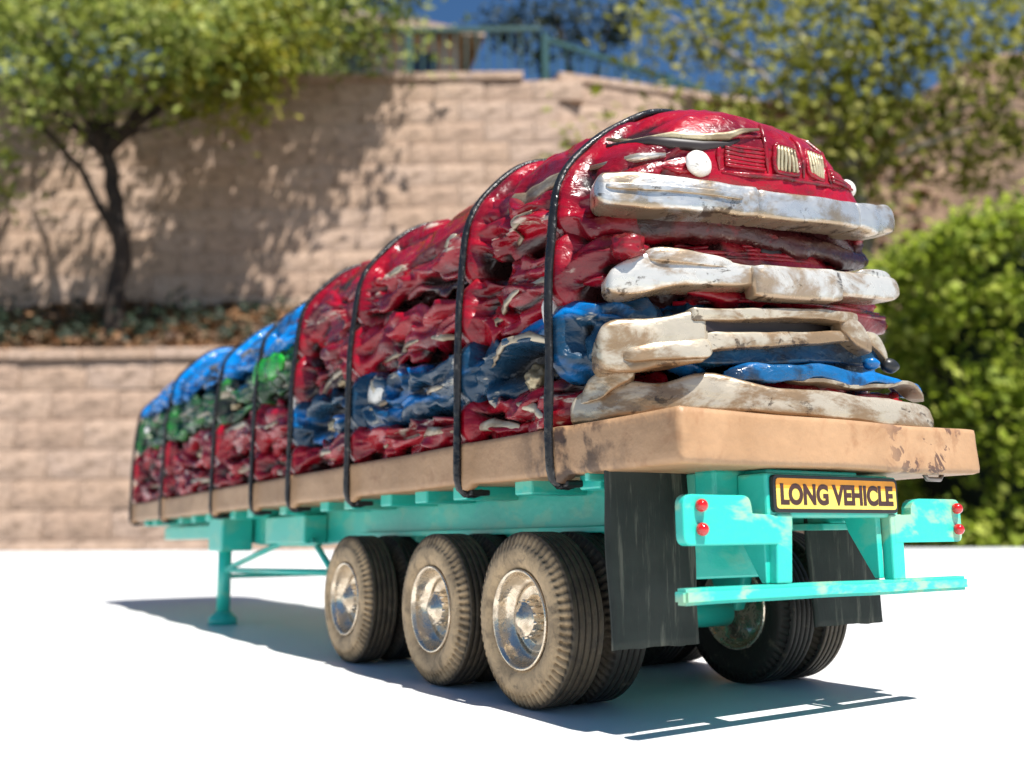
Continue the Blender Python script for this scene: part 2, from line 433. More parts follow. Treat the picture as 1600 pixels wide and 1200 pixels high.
# rear: cross beam, gussets, mud flaps
box('rear_crossbeam', 1.02, 4.0, .62, .95, 2.30, 2.80, TURQ, T, .04)
box('beam_cap', 1.5, 3.0, .30, .66, 2.73, 2.79, TURQ, T, .02)
box('rear_pan', 1.0, 2.5, 1.2, 1.35, 1.58, 2.3, TURQ, T, .03)
prism('rounded_bracket', [(.62, 2.3), (1.05, 2.3), (1.05, 1.9), (.98, 1.74), (.85, 1.66), (.68, 1.68), (.62, 1.75)], 1.95, 2.10, TURQ, T, .03, 'x')
box('bracket_foot', 1.45, 2.05, .45, .62, 2.12, 2.28, TURQ, T, .03)
def flap(x0, x1, z0, z1, y, lean, lab):
    nx, nz = 14, 22; V = []; F = []
    for s in (0, 1):
        for i in range(nx+1):
            for k in range(nz+1):
                u, v = i/nx, k/nz
                x = x0+(x1-x0)*u + .012*sin(v*9+u*3); z = z0+(z1-z0)*v + (.006*sin(u*14)+.004*sin(u*31) if k == 0 else 0)
                yy = y - lean*(1-v)**1.6 + .05*sin(u*4.2+v*2) + .035*s
                V.append((x, yy, z))
    N = (nx+1)*(nz+1); g = lambda s, i, k: s*N+i*(nz+1)+k
    for i in range(nx):
        for k in range(nz):
            F.append((g(0, i, k), g(0, i+1, k), g(0, i+1, k+1), g(0, i, k+1))); F.append((g(1, i, k), g(1, i, k+1), g(1, i+1, k+1), g(1, i+1, k)))
    for k in range(nz):
        F.append((g(0, 0, k), g(0, 0, k+1), g(1, 0, k+1), g(1, 0, k))); F.append((g(0, nx, k), g(1, nx, k), g(1, nx, k+1), g(0, nx, k+1)))
    for i in range(nx):
        F.append((g(0, i, 0), g(1, i, 0), g(1, i+1, 0), g(0, i+1, 0))); F.append((g(0, i, nz), g(0, i+1, nz), g(1, i+1, nz), g(1, i, nz)))
    return mesh_obj('mud_flap', V, F, FLAP, T)
flap(.02, 1.20, .87, 2.90, 1.22, .02, '')
flap(3.52, 4.78, .90, 2.82, 1.52, .02, '')
box('flap_bar', .05, 4.85, 1.62, 1.70, 2.70, 2.80, TURQ, T, .02)

# rear bumper frame, in the plane y = 0.28
Y0, Y1 = .16, .29
def rounded(pts, corners):
    out = []
    n = len(pts)
    for i, p in enumerate(pts):
        r = corners.get(i, 0)
        if not r: out.append(p); continue
        a = Vector(pts[i-1])-Vector(p); b = Vector(pts[(i+1) % n])-Vector(p); P = Vector(p)
        s, e = P+a.normalized()*r, P+b.normalized()*r
        for t in (0, .25, .5, .75, 1): 
            q = s.lerp(P, t).lerp(P.lerp(e, t), t); out.append((q.x, q.y))
    return out
lp = [(.14, 2.49), (1.09, 2.49), (1.12, 2.30), (1.56, 2.28), (1.56, 1.97), (.14, 1.97)]
def lampset(panel, X, sgn):
    for lx, lz in ((X(.36), 2.375), (X(.36), 2.135)):
        me = bpy.data.meshes.new('tail_light'); bm = bmesh.new()
        bmesh.ops.create_uvsphere(bm, u_segments=20, v_segments=12, radius=.068, matrix=Matrix.Translation((lx, Y0-.035, lz)))
        bm_obj('tail_light', bm, REDLENS, panel, True)
        tube('lamp_socket', [(lx, Y0-.03, lz-.004), (lx, Y0+.02, lz-.004)], .060, TURQW, panel, 16)
pl = prism('light_panel', rounded(lp, {0: .12, 1: .1, 5: .1}), Y0, Y1, TURQW, T, .025); lampset(pl, lambda v: v, 1)
lpr = [(4.87-a if a < 1.5 else 5-a, b) for a, b in lp][::-1]
lpr[-2] = (4.87-1.13, 2.49)
pr = prism('light_panel', rounded(lpr, {5: .12, 4: .2, 0: .1}), Y0, Y1, TURQW, T, .025)
for lz in (2.375, 2.12):
    bm = bmesh.new(); bmesh.ops.create_uvsphere(bm, u_segments=20, v_segments=12, radius=.068, matrix=Matrix.Translation((4.62, Y0-.035, lz)))
    bm_obj('tail_light', bm, REDLENS, pr, True)
    tube('lamp_socket', [(4.62, Y0-.03, lz-.004), (4.62, Y0+.02, lz-.004)], .060, TURQW, pr, 16)
prism('bumper_strut', [(1.48, 2.30), (1.72, 2.30), (1.665, 1.56), (1.43, 1.56)], Y0+.002, Y1+.02, TURQW, T, .02)
prism('bumper_strut', [(3.37, 2.30), (3.60, 2.30), (3.585, 1.54), (3.36, 1.54)], Y0+.002, Y1+.02, TURQW, T, .02)
prism('strut_gusset', [(Y1-.02, 2.32), (.75, 2.32), (.68, 2.1), (Y1+.05, 1.56), (Y1-.02, 1.56)], 1.38, 1.47, TURQ, T, .012, 'x')
prism('strut_gusset', [(Y1-.02, 2.32), (.75, 2.32), (.68, 2.1), (Y1+.05, 1.56), (Y1-.02, 1.56)], 3.24, 3.33, TURQ, T, .012, 'x')
def bar():
    n = 40; V, F = [], []
    sec = [(-.5, -.5), (.5, -.5), (.5, .5), (-.5, .5)]
    bm = bmesh.new(); rings = []
    for i in range(n+1):
        u = i/n; x = .10+4.64*u; bow = .008*sin(u*6)+.003*sin(u*17)
        zc = 1.468 + bow*.6; hh = .165; dd = .19; yc = .22
        rings.append([bm.verts.new((x, yc+dd*a, zc+hh*b)) for a, b in sec])
    for i in range(n):
        for k in range(4): bm.faces.new((rings[i][k], rings[i+1][k], rings[i+1][(k+1) % 4], rings[i][(k+1) % 4]))
    bm.faces.new(rings[0]); bm.faces.new(rings[-1][::-1])
    bmesh.ops.recalc_face_normals(bm, faces=bm.faces[:])
    es = [e for e in bm.edges if abs(e.verts[0].co.x-e.verts[1].co.x) > 1e-4 or e.verts[0].co.x < .11 or e.verts[0].co.x > 4.73]
    bmesh.ops.bevel(bm, geom=es, offset=.035, segments=2, affect='EDGES', clamp_overlap=True)
    bm_obj('bumper_bar', bm, TURQW, T, False)
bar()
# sign housing and the sign
prism('sign_housing', [(1.36, 2.74), (3.56, 2.74), (3.56, 2.26), (1.36, 2.26)], .19, .62, TURQ, T, .03)
sg = prism('sign_plate', rounded([(1.41, 2.72), (3.50, 2.72), (3.49, 2.31), (1.41, 2.31)], {0: .07, 1: .07, 2: .07, 3: .07}), .135, .20, BLACK, T, .008)
x0, x1, zb, zt_ = 1.452, 3.458, 2.352, 2.682; zm = zb+(zt_-zb)*.66
yel = rounded([(x0, zm), (x1, zm), (x1, zb), (x0, zb)], {2: .05, 3: .05})
ora = rounded([(x0, zt_), (x1, zt_), (x1, zm), (x0, zm)], {0: .05, 1: .05})
prism('yellow_field', yel, .130, .137, YEL, sg, 0); prism('orange_band', ora, .130, .137, ORA, sg, 0)
cu = bpy.data.curves.new('lettering', 'FONT'); cu.body = 'LONG VEHICLE'; cu.size = .3; cu.offset = .014; cu.extrude = .002; cu.align_x = 'CENTER'
to = bpy.data.objects.new('lettering', cu); COL.objects.link(to)
bpy.context.view_layer.update()
me = bpy.data.meshes.new_from_object(to.evaluated_get(bpy.context.evaluated_depsgraph_get())); bpy.data.objects.remove(to)
co = np.array([v.co[:] for v in me.vertices]); wx = co[:, 0].max()-co[:, 0].min(); hz = co[:, 1].max()-co[:, 1].min()
cx_, cz_ = (co[:, 0].max()+co[:, 0].min())/2, (co[:, 1].max()+co[:, 1].min())/2
for v in me.vertices:
    x, y, z = v.co; v.co = ((x-cx_)/wx*1.89+(x0+x1)/2, .1285-z, (y-cz_)/hz*.235+(zb+zt_)/2-.008)
me.materials.clear(); me.materials.append(INK); link(bpy.data.objects.new('lettering', me), sg)
# reflectors and small hooks under the deck at the right rear
tube('rope_hook', [(4.2, .25, 2.80), (4.25, .25, 2.74), (4.5, .25, 2.74), (4.55, .25, 2.80)], .03, plain('steel_hook', (.25, .22, .2), .4, Metallic=.6), T, 8)

# ------------------------------------------------------------------ crushed cars
def yrear(x, k):
    x = np.asarray(x, float)
    if k == 1: return .72+np.where(x < 3.4, .15, .03)*(x-3.4)**2
    return {2: .90, 3: .92, 4: .86}[k]+.075*(x-3.2)**2
def wave(x, y, seed, amp):
    P = np.stack([x/2.6, y/1.9, np.full_like(x, seed*7.3)], 1); Q = np.stack([x/1.1, y/.75, np.full_like(x, seed*3.1+50)], 1)
    return amp*(perlin(P)+.35*perlin(Q))
def bound(k, x, y, front):
    t = np.abs((x-2.5)/2.45)
    if k == 0: return np.full_like(x, 3.385)
    if not front:
        if k == 1: return 3.95+wave(x, y, 1, .13)
        if k == 2: return 4.78+.05*sstep(3, 7, y)+wave(x, y, 2, .18)
        if k == 3: return 5.80+wave(x, y, 3, .22)
        e = y-(.8+.075*(x-3.2)**2)
        z = 7.72+.12*sstep(3, 8, y)-1.15*np.clip(t, 0, 1.05)**3.2+wave(x, y, 4, .12)
        return z-.62*np.exp(-np.clip(e, 0, 9)/.55)-.15*np.exp(-((y-6.9)/.6)**2)-.0*y
    if k == 1: return 4.02+wave(x, y, 5, .15)
    if k == 2: return 5.05+wave(x, y, 6, .2)
    if k == 3: return 6.15+.15*sstep(20, 26, y)+wave(x, y, 7, .22)
    z = 7.66+.22*sstep(16, 23, y)-1.15*np.clip(t, 0, 1.05)**3.2+wave(x, y, 8, .14)
    return z-.12*np.exp(-np.clip(y-12.1, 0, 9)/.4)-.9*np.exp(-np.clip(27.6-y, 0, 9)/.6)
BVH = {}
def car(key, k, front, mat, wells, label, seed):
    top = (k == 4)
    y1 = 27.6 if front else 11.95
    ys0 = 12.05 if front else 0.0
    Lc = y1-(ys0 if front else .9); H = 1.0
    nx = 104 if (top or not front) else 50
    n = (nx, int(Lc/.05), 24)
    V, F, S = lattice(n)
    hx = 2.40
    P, N = round_box(V, (hx, Lc/2, .5), .30 if not top else .26)
    x = P[:, 0]+2.5
    fy = (P[:, 1]+Lc/2)/Lc
    yr = yrear(x, k) if not front else np.full_like(x, ys0)
    y = yr+fy*(y1-yr)
    fz = P[:, 2]+.5
    zb, zt = bound(k-1, x, y, front), bound(k, x, y, front)
    z = zb+.02+fz*(zt-zb-(.05 if not top else .02))
    Q = np.stack([x, y, z], 1)+seed*13.7
    wp = np.stack([perlin(Q*.9), perlin(Q*.8+31), perlin(Q*.9+77)], 1)
    q1 = Q/np.array([1.8, 3.9, .50])+wp*.75
    q2 = Q/np.array([.9, 2.2, .27])+wp*1.1
    n1 = np.abs(perlin(q1)); n2 = np.abs(perlin(q2)); n3 = perlin(Q/np.array([1.2, 4.6, .33])+wp*.75+63)
    f1 = np.clip(n1*3.0, 0, 1)**.5; f2 = np.clip(n2*3.0, 0, 1)**.6
    r3 = (1-np.clip(np.abs(n3)*3.2, 0, 1))**1.8                 # crisp raised pleats
    big = perlin(Q/np.array([1.3, 2.0, .9])+5)
    d = .20*f1+.055*f2+.12*r3+.12*big-.22
    dn = perlin(Q/np.array([1.0, 2.0, .48])+41+wp*.7); dm = sstep(.22, .28, dn); d -= .17*dm
    cr = np.abs(perlin(Q/np.array([.45, 1.1, .17])+wp*1.4+91)); d += .020*np.clip(cr*2.5, 0, 1)
    # gap shade at each body's top and bottom, painted darker through fold
    eg = sstep(.36, .5, np.abs(fz-.5))*(0 if top else 1)*np.ones_like(x)
    if top: eg = sstep(.36, .5, .5-fz)
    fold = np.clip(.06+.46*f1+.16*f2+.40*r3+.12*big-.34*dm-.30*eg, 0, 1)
    endm = np.clip(-N[:, 1], 0, 1) if not front else 0
    isTop = np.clip(N[:, 2], 0, 1)
    amp = 1-.35*endm
    if top: amp = amp*(1-.45*isTop)
    d = d*amp
    # ridges under the straps
    rs = np.zeros_like(x)
    for ysx in STRAPS:
        rs = np.maximum(rs, sstep(ysx-.26, ysx-.15, y)*(1-sstep(ysx+.02, ysx+.16, y)))
    rs = rs*(1-endm)
    # between straps the tin sags inwards, just behind each ridge most of all
    sag = np.zeros_like(x)
    for ysx in STRAPS: sag = np.maximum(sag, np.exp(-((y-(ysx-.55))/.35)**2))
    sidem = np.abs(N[:, 0])
    d = d-.05*sag*sidem*(1-rs)
    d = d*(1-rs)+rs*(.135+.02*big)
    fold = fold*(1-rs)+rs*.52
    well = np.zeros_like(x)
    for (wy, wz, ry, rz, dp) in wells:
        rr = np.sqrt(((y-wy)/ry)**2+((z-wz)/rz)**2)
        ins = (1-sstep(.78, 1.0, rr))*sidem*(1-rs)
        lip = np.exp(-((rr-1.12)/.12)**2)*sidem*(z > wz-.05)*(1-rs)
        d = d*(1-ins)-dp*ins+.09*lip
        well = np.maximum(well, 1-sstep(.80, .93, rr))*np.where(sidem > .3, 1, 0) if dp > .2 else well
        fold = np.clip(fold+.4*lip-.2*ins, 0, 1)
    if not front and k in (2, 3):
        pan = endm*sstep(.7, 1.2, x); d = d*(1-.85*pan)-(-.10+.24*sstep(4.95, 5.1, z)+.22*sstep(5.35, 5.5, z) if k == 3 else .16)*pan; fold = fold*(1-pan)+(.40-.16*sstep(5.3, 5.5, z)*(k == 3))*pan  # cavity under the top bumper painted darker, its shade put into fold
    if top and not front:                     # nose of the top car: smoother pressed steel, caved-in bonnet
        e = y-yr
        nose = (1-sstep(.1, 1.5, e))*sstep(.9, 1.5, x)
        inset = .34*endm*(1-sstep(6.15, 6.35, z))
        d = d*(1-.72*nose); fold = fold*(1-nose)+(.24+.26*sstep(6.1, 6.3, z))*nose  # nose underside darkened through fold, painting the shade beneath it
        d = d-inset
        cave = np.exp(-(((x-1.3)/1.0)**2+((e-.95)/.22)**2))
        z = z-.16*cave*isTop
        hood = np.exp(-(((x-2.2)/1.6)**2+((e-1.5)/.5)**2)); z = z+.0*hood
    P = np.stack([x, y, z], 1)+N*d[:, None]
    lean = np.clip(z-5.2, 0, 9)
    P[:, 0] += -np.sign(x-2.5)*(.105*lean**1.35)*np.abs((x-2.5)/2.4)**2
    if k == 1: P[:, 2] = np.maximum(P[:, 2], 3.375+.02*np.abs(big))
    root = empty('crushed_car', (0, 0, 0), 0, CM)
    tag(root, label, 'crushed car', 'crushed cars stacked on the trailer')
    o = mesh_obj('body', P, F, mat, root)
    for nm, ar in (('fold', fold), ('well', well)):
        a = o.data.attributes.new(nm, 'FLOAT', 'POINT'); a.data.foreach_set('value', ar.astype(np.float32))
    BVH[key] = BVHTree.FromPolygons([Vector(v) for v in P], F.tolist())
    return root
C = {}
C['r1'] = car('r1', 1, False, RED, [(6.3, 3.7, .5, .1, .1)], 'flattened red car under the blue one, its long white bumper resting on the deck', 1)
C['r2'] = car('r2', 2, False, BLUE, [(3.1, 4.22, .80, .30, .42), (10.1, 4.3, .9, .33, .42), (6.9, 4.5, .35, .2, .25)], 'flattened blue car in the rear stack with white slotted front end', 2)
C['r3'] = car('r3', 3, False, RED, [(9.8, 5.05, .85, .22, .3), (2.9, 5.05, .6, .1, .1)], 'flattened red car under the topmost one, white bumper with a blank plate', 3)
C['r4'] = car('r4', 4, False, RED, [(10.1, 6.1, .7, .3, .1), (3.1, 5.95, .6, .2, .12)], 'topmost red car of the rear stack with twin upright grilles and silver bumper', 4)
C['f1'] = car('f1', 1, True, RED, [(24.5, 3.8, .9, .2, .3)], 'crushed red car lying directly on the deck in the front stack', 5)
C['f2'] = car('f2', 2, True, RED, [(19.6, 4.5, .9, .3, .3), (25.5, 4.5, .8, .3, .25)], 'crushed red car squeezed beneath the green one', 6)
C['f3'] = car('f3', 3, True, GREEN, [(16.6, 5.4, .9, .26, .35), (25.0, 5.6, .8, .3, .3)], 'crushed green car between the red ones and the blue one', 7)
C['f4'] = car('f4', 4, True, BLUE_T, [(20, 6.5, 1, .2, .1)], 'crushed blue car on top of the front stack with a shiny dented roof', 8)

def side_x(key, y, z, right=False):
    if not right:
        h = BVH[key].ray_cast(Vector((-2, y, z)), Vector((1, 0, 0)))[0]; return h.x if h else .3
    h = BVH[key].ray_cast(Vector((7, y, z)), Vector((-1, 0, 0)))[0]; return h.x if h else 4.7
def rear_y(key, x, z, dflt=1.0):
    h = BVH[key].ray_cast(Vector((x, -3, z)), Vector((0, 1, 0)))[0]
    return h.y if h else dflt

def strip(key, pts, width, mat=TRIM, name='chrome_trim', thick=.05, right=False, lump=.25):
    """a flattened, slightly lumpy metal moulding that follows the side of a body"""
    P = []
    for a, b in zip(pts[:-1], pts[1:]):
        for t in np.linspace(0, 1, 7)[:-1]: P.append((a[0]+(b[0]-a[0])*t, a[1]+(b[1]-a[1])*t))
    P.append(pts[-1])
    xs = [side_x(key, y, z, right) for y, z in P]
    sg_ = 1 if right else -1
    xs = [sorted(xs[max(0, i-2):i+3])[len(xs[max(0, i-2):i+3])//2] for i in range(len(xs))]
    n = len(P); seg = 10; V, F = [], []
    ph = random.random()*9
    for i, ((y, z), x) in enumerate(zip(P, xs)):
        u = i/(n-1); prof = (math.sin(pi*min(max(u, .02), .98)))**.35*(1+lump*sin(u*11+ph)+.5*lump*sin(u*23+ph))
        a = P[max(i-1, 0)]; b = P[min(i+1, n-1)]; dy, dz = b[0]-a[0], b[1]-a[1]; L_ = math.hypot(dy, dz) or 1
        ny, nz = -dz/L_, dy/L_
        for k in range(seg):
            q = 2*pi*k/seg
            V.append((x+sg_*(.006+thick*prof*(cos(q))), y+ny*width/2*prof*sin(q), z+nz*width/2*prof*sin(q)))
    for i in range(n-1):
        for k in range(seg): F.append((i*seg+k, i*seg+(k+1) % seg, (i+1)*seg+(k+1) % seg, (i+1)*seg+k))
    F.append(tuple(range(seg))); F.append(tuple((n-1)*seg+k for k in range(seg)))
    o = mesh_obj(name, V, F, mat, C[key])
    bm = bmesh.new(); bm.from_mesh(o.data); bmesh.ops.recalc_face_normals(bm, faces=bm.faces[:]); bm.to_mesh(o.data); bm.free()
    return o
STR = dict(
 r4=([((3.79, 6.60), (3.42, 6.66), (2.93, 6.72), (2.46, 6.72)), ((3.43, 6.01), (3.19, 6.17), (2.80, 6.25)), ((5.28, 6.45), (4.83, 6.5)), ((7.44, 6.45), (6.74, 6.5))], [.22, .15, .12, .12]),
 r3=([((3.87, 4.91), (3.45, 5.11), (3.05, 5.28)), ((2.97, 5.31), (2.42, 5.33)), ((7.59, 5.05), (6.83, 5.14), (6.02, 5.13)), ((5.48, 5.07), (4.84, 4.97)), ((10.54, 4.89), (10.12, 5.21), (8.95, 5.29))], [.12, .12, .11, .12, .12]),
 r2=([((3.78, 4.36), (3.30, 4.56), (2.72, 4.58), (2.42, 4.45)), ((5.9, 4.27), (5.07, 4.26)), ((7.69, 4.24), (7.06, 4.32)), ((7.84, 4.75), (7.57, 4.48))], [.12, .10, .10, .2]),
 r1=([((4.30, 3.58), (3.97, 3.6), (3.32, 3.5)), ((3.08, 3.76), (2.71, 3.66), (2.46, 3.5)), ((6.8, 3.62), (5.68, 3.66), (4.97, 3.62)), ((10.54, 3.69), (9.23, 3.65)), ((7.29, 3.55), (6.92, 3.58))], [.16, .12, .13, .12, .1]),
 f4=([((16.7, 6.70), (15.4, 6.6)), ((26.0, 7.0), (24.2, 6.9)), ((21.0, 6.9), (19.0, 6.95))], [.18, .15, .12]),
 f3=([((17.7, 5.55), (16.6, 5.78), (15.56, 5.46)), ((13.4, 5.35), (12.15, 5.42)), ((26.31, 6.0), (24.75, 6.1)), ((22.08, 5.77), (20.19, 5.73)), ((20.15, 5.46), (18.46, 5.44))], [.2, .1, .22, .15, .12]),
 f2=([((16.86, 4.77), (14.74, 4.78)), ((13.55, 4.51), (12.48, 4.54)), ((25.34, 4.58), (23.57, 4.85)), ((20.74, 4.7), (18.35, 4.67))], [.14, .1, .16, .18]),
 f1=([((16.16, 3.69), (14.4, 3.8)), ((13.48, 3.8), (12.21, 3.68)), ((20.57, 3.7), (18.52, 3.71)), ((25.73, 3.9), (24.32, 3.85))], [.16, .14, .14, .16]))
for key, (ls, ws) in STR.items():
    for pts, wd in zip(ls, ws):
        strip(key, pts, wd, thick=.03, lump=.14)
        
        if pts[0][0] < 12: strip(key, [(a+.2, b) for a, b in pts], wd, right=True)
strip('f3', [(14.6, 5.70), (13.6, 5.85), (12.3, 5.80)], .62, GREEN_P, 'bright_panel', .10, lump=.12)  # added panel, its bright green paints in the sunlit patch
strip('f2', [(13.4, 4.75), (12.3, 4.7)], .42, RED_P, 'bright_panel', .14, lump=.1)  # added panel in brighter red
strip('f4', [(14.2, 6.75), (12.4, 6.85)], .5, BLUE_P, 'bright_panel', .10, lump=.1)  # added panel, the blue highlight put into its colour
# side lamps and crushed wheel hubs
def blob(key, name, x, y, z, rx, ry, rz, mat, sub=3, nz=.15, fr=3.0):
    bm = bmesh.new(); bmesh.ops.create_icosphere(bm, subdivisions=sub, radius=1)
    co = np.array([v.co[:] for v in bm.verts]); dd = 1+nz*perlin(co*fr*.5+x*3+y*5)
    for v, c_, d_ in zip(bm.verts, co, dd): v.co = (x+c_[0]*rx*d_, y+c_[1]*ry*d_, z+c_[2]*rz*d_)
    return bm_obj(name, bm, mat, C[key], True)
blob('r3', 'side_lamp', side_x('r3', 2.45, 4.95)+.02, 2.45, 4.86, .12, .17, .24, LAMP)
blob('r2', 'side_lamp', side_x('r2', 7.55, 4.5)+.02, 7.72, 4.55, .09, .38, .22, LAMP)
blob('r3', 'side_lamp', side_x('r3', 11.65, 5.0)+.02, 11.72, 5.0, .08, .14, .28, LAMP)
blob('r2', 'wheel_hub', .34, 3.0, 4.10, .18, .20, .16, GOLD, 3, .5, 5)
blob('r3', 'wheel_hub', .30, 9.5, 4.98, .12, .16, .08, GOLD, 3, .5, 5)
blob('r2', 'wheel_hub', .36, 10.0, 4.22, .14, .2, .14, GOLD, 3, .5, 5)
blob('f3', 'side_lamp', side_x('f3', 26.5, 5.8), 26.5, 5.8, .1, .3, .13, LAMP)
blob('f3', 'wheel_hub', .30, 16.5, 5.4, .12, .25, .12, GOLD, 3, .5, 5)
blob('f2', 'wheel_hub', .30, 19.6, 4.45, .12, .25, .12, GOLD, 3, .5, 5)

# bumpers etc. on the rear faces : rows of (x, y, ztop, zbottom)
def sweep(key, name, rows, depth, mat, bulge=.5, lump=.012, taper=(1, 1), sub=5, push=0.0):
    taper = (0, 0) if taper is False else taper
    rows = np.array(rows, float); n = len(rows)
    t = np.linspace(0, n-1, (n-1)*sub+1); R = np.stack([np.interp(t, range(n), rows[:, j]) for j in range(4)], 1)
    grv = (max(rows[:, 2]-rows[:, 3]) > .2)
    for _ in range(3):
        R[1:-1] = .25*R[:-2]+.5*R[1:-1]+.25*R[2:]
    n = len(R); seg = 40; V, F = [], []
    P0 = np.stack([R[:, 0], R[:, 1], (R[:, 2]+R[:, 3])/2], 1)
    for i in range(n):
        a, b = P0[max(i-1, 0)], P0[min(i+1, n-1)]; tx, ty = b[0]-a[0], b[1]-a[1]; L_ = math.hypot(tx, ty); nx_, ny_ = ty/L_, -tx/L_   # outward
        hz_ = (R[i, 2]-R[i, 3])/2
        ea, eb = (i/4.0 if taper[0] else i/1.2), ((n-1-i)/4.0 if taper[1] else (n-1-i)/1.2)
        kk = min(1, math.sqrt(max(0, min(ea, 1)*(2-min(ea, 1))))*(.5 if taper[0] else .12)+(.5 if taper[0] else .88), math.sqrt(max(0, min(eb, 1)*(2-min(eb, 1))))*(.5 if taper[1] else .12)+(.5 if taper[1] else .88))
        for s_ in range(seg):
            q = 2*pi*s_/seg; cz, sx = cos(q), sin(q)
            e = 2/8.0
            a_ = abs(cz)**e*(1 if cz > 0 else -1); b_ = abs(sx)**e*(1 if sx > 0 else -1)
            off = b_*depth/2*kk-depth/2+push-(.035*math.exp(-((a_+.42)/.13)**2)*grv if b_ > .5 else 0)-(.03*max(0, a_-.1)*grv if b_ > .5 else 0)
            V.append((P0[i, 0]+nx_*off, P0[i, 1]+ny_*off, P0[i, 2]+a_*hz_*kk))
    V = np.array(V)
    if lump: V += lump*np.stack([perlin(V*2.2), perlin(V*2.2+9), perlin(V*2.5+21)], 1)*1.6
    for i in range(n-1):
        for k in range(seg): F.append((i*seg+k, i*seg+(k+1) % seg, (i+1)*seg+(k+1) % seg, (i+1)*seg+k))
    F.append(tuple(range(seg))); F.append(tuple((n-1)*seg+k for k in range(seg)))
    o = mesh_obj(name, V, F, mat, C[key])
    bm = bmesh.new(); bm.from_mesh(o.data); bmesh.ops.recalc_face_normals(bm, faces=bm.faces[:]); bm.to_mesh(o.data); bm.free()
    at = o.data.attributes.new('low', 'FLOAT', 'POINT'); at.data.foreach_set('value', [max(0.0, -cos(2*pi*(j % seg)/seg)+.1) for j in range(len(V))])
    return o
BMP4 = [(0.069, 1.355, 6.227, 5.992), (0.159, 1.313, 6.317, 5.902), (0.405, 1.205, 6.337, 5.873), (0.846, 1.035, 6.336, 5.884), (1.479, 0.842, 6.3, 5.897), (1.821, 0.762, 6.283, 5.901), (2.483, 0.658, 6.286, 5.927), (3.388, 0.622, 6.36, 5.994), (3.867, 0.653, 6.407, 6.039), (4.527, 0.752, 6.524, 6.093), (4.955, 0.851, 6.519, 6.228)]
BMP3 = [(0.165, 1.31, 5.042, 4.875), (0.248, 1.273, 5.158, 4.817), (0.41, 1.203, 5.264, 4.822), (0.627, 1.116, 5.381, 4.867), (0.962, 0.995, 5.354, 4.952), (1.433, 0.854, 5.31, 4.982), (1.928, 0.741, 5.291, 5.005), (2.619, 0.645, 5.319, 5.041), (3.356, 0.622, 5.386, 5.047), (4.561, 0.759, 5.521, 5.157), (4.886, 0.833, 5.51, 5.286)]
BLK2 = [(0.058, 1.359, 4.326, 3.979), (0.147, 1.319, 4.477, 3.906), (0.493, 1.169, 4.583, 3.927), (0.855, 1.032, 4.635, 4.025), (1.3, 0.89, 4.673, 4.086)]
TOP2 = [(1.248, 0.905, 4.677, 4.562), (2.099, 0.71, 4.753, 4.65), (2.796, 0.632, 4.803, 4.714), (3.502, 0.626, 4.853, 4.735)]
BOT2 = [(1.257, 0.933, 4.432, 4.218), (2.107, 0.739, 4.469, 4.321), (3.518, 0.657, 4.628, 4.511)]
CUR2 = [(3.364, 0.602, 4.816, 4.549), (3.561, 0.609, 4.825, 4.422), (3.742, 0.622, 4.739, 4.376), (3.874, 0.634, 4.587, 4.358), (3.925, 0.639, 4.466, 4.364)]
BLU2 = [(1.323, 1.014, 4.278, 4.01), (2.187, 0.826, 4.345, 4.109), (3.913, 0.788, 4.56, 4.252), (4.602, 0.897, 4.581, 4.268)]
HOOD1 = [(1.116, 1.026, 3.867, 3.762), (1.559, 0.852, 3.982, 3.816), (1.96, 0.729, 4.112, 3.874), (2.397, 0.631, 4.143, 3.925), (2.988, 0.559, 4.105, 3.914), (3.957, 0.562, 4.107, 3.906), (4.51, 0.593, 4.072, 4.084), (4.961, 0.633, 3.992, 3.853)]
BMP1 = [(0.049, 1.984, 3.617, 3.435), (0.114, 1.918, 3.766, 3.364), (0.279, 1.759, 3.893, 3.424), (0.503, 1.558, 3.934, 3.519), (0.846, 1.277, 3.927, 3.567), (1.269, 0.981, 4.087, 3.572), (1.932, 0.623, 3.827, 3.54), (2.726, 0.368, 3.79, 3.49), (3.822, 0.305, 3.758, 3.45), (4.5, 0.336, 3.735, 3.43), (4.80, 0.42, 3.68, 3.44)]
# top car: long silver bumper in two stepped lengths
b4a = sweep('r4', 'bumper', BMP4[:6]+[(2.12, .71, 6.30, 5.90)], .52, SILVER, taper=(1, 0))
b4b = sweep('r4', 'bumper_section', [(2.05, .70, 6.27, 5.88)]+[(r[0], r[1]-.03, r[2]-.02, r[3]-.02) for r in BMP4[6:9]], .46, SILVER, taper=False)
b4c = sweep('r4', 'bumper_end', [(3.80, .64, 6.40, 6.02), (4.2, .67, 6.46, 6.03)] + BMP4[9:], .54, SILVER, lump=.03, taper=(0, 1))
sweep('r4', 'bumper_ridge', [(a, b-.03, (c+d)/2+.05, (c+d)/2-.02) for a, b, c, d in BMP4[1:6]], .06, SILVER, lump=.006)
# lower red car: white bumper, blank plate
sweep('r3', 'bumper', BMP3[:8], .46, WHITE3, taper=(1, 0))
sweep('r3', 'bumper', [(3.1, .63, 5.37, 5.04)]+BMP3[8:], .44, WHITE3, taper=(0, 1))
sweep('r3', 'blank_plate', [(1.90, .665, 5.285, 4.86), (2.6, .565, 5.31, 4.885), (3.27, .53, 5.37, 4.945)], .26, WHITE3, taper=False, lump=.003)
sweep('r3', 'bumper_horn', [(.60, 1.09, 5.42, 5.22), (.85, .99, 5.43, 5.22), (1.25, .88, 5.38, 5.20), (1.75, .78, 5.32, 5.20)], .32, WHITE3)
sweep('r3', 'bumper_horn', [(3.9, .73, 5.52, 5.38), (4.4, .77, 5.58, 5.42), (4.75, .86, 5.55, 5.42)], .3, WHITE3)
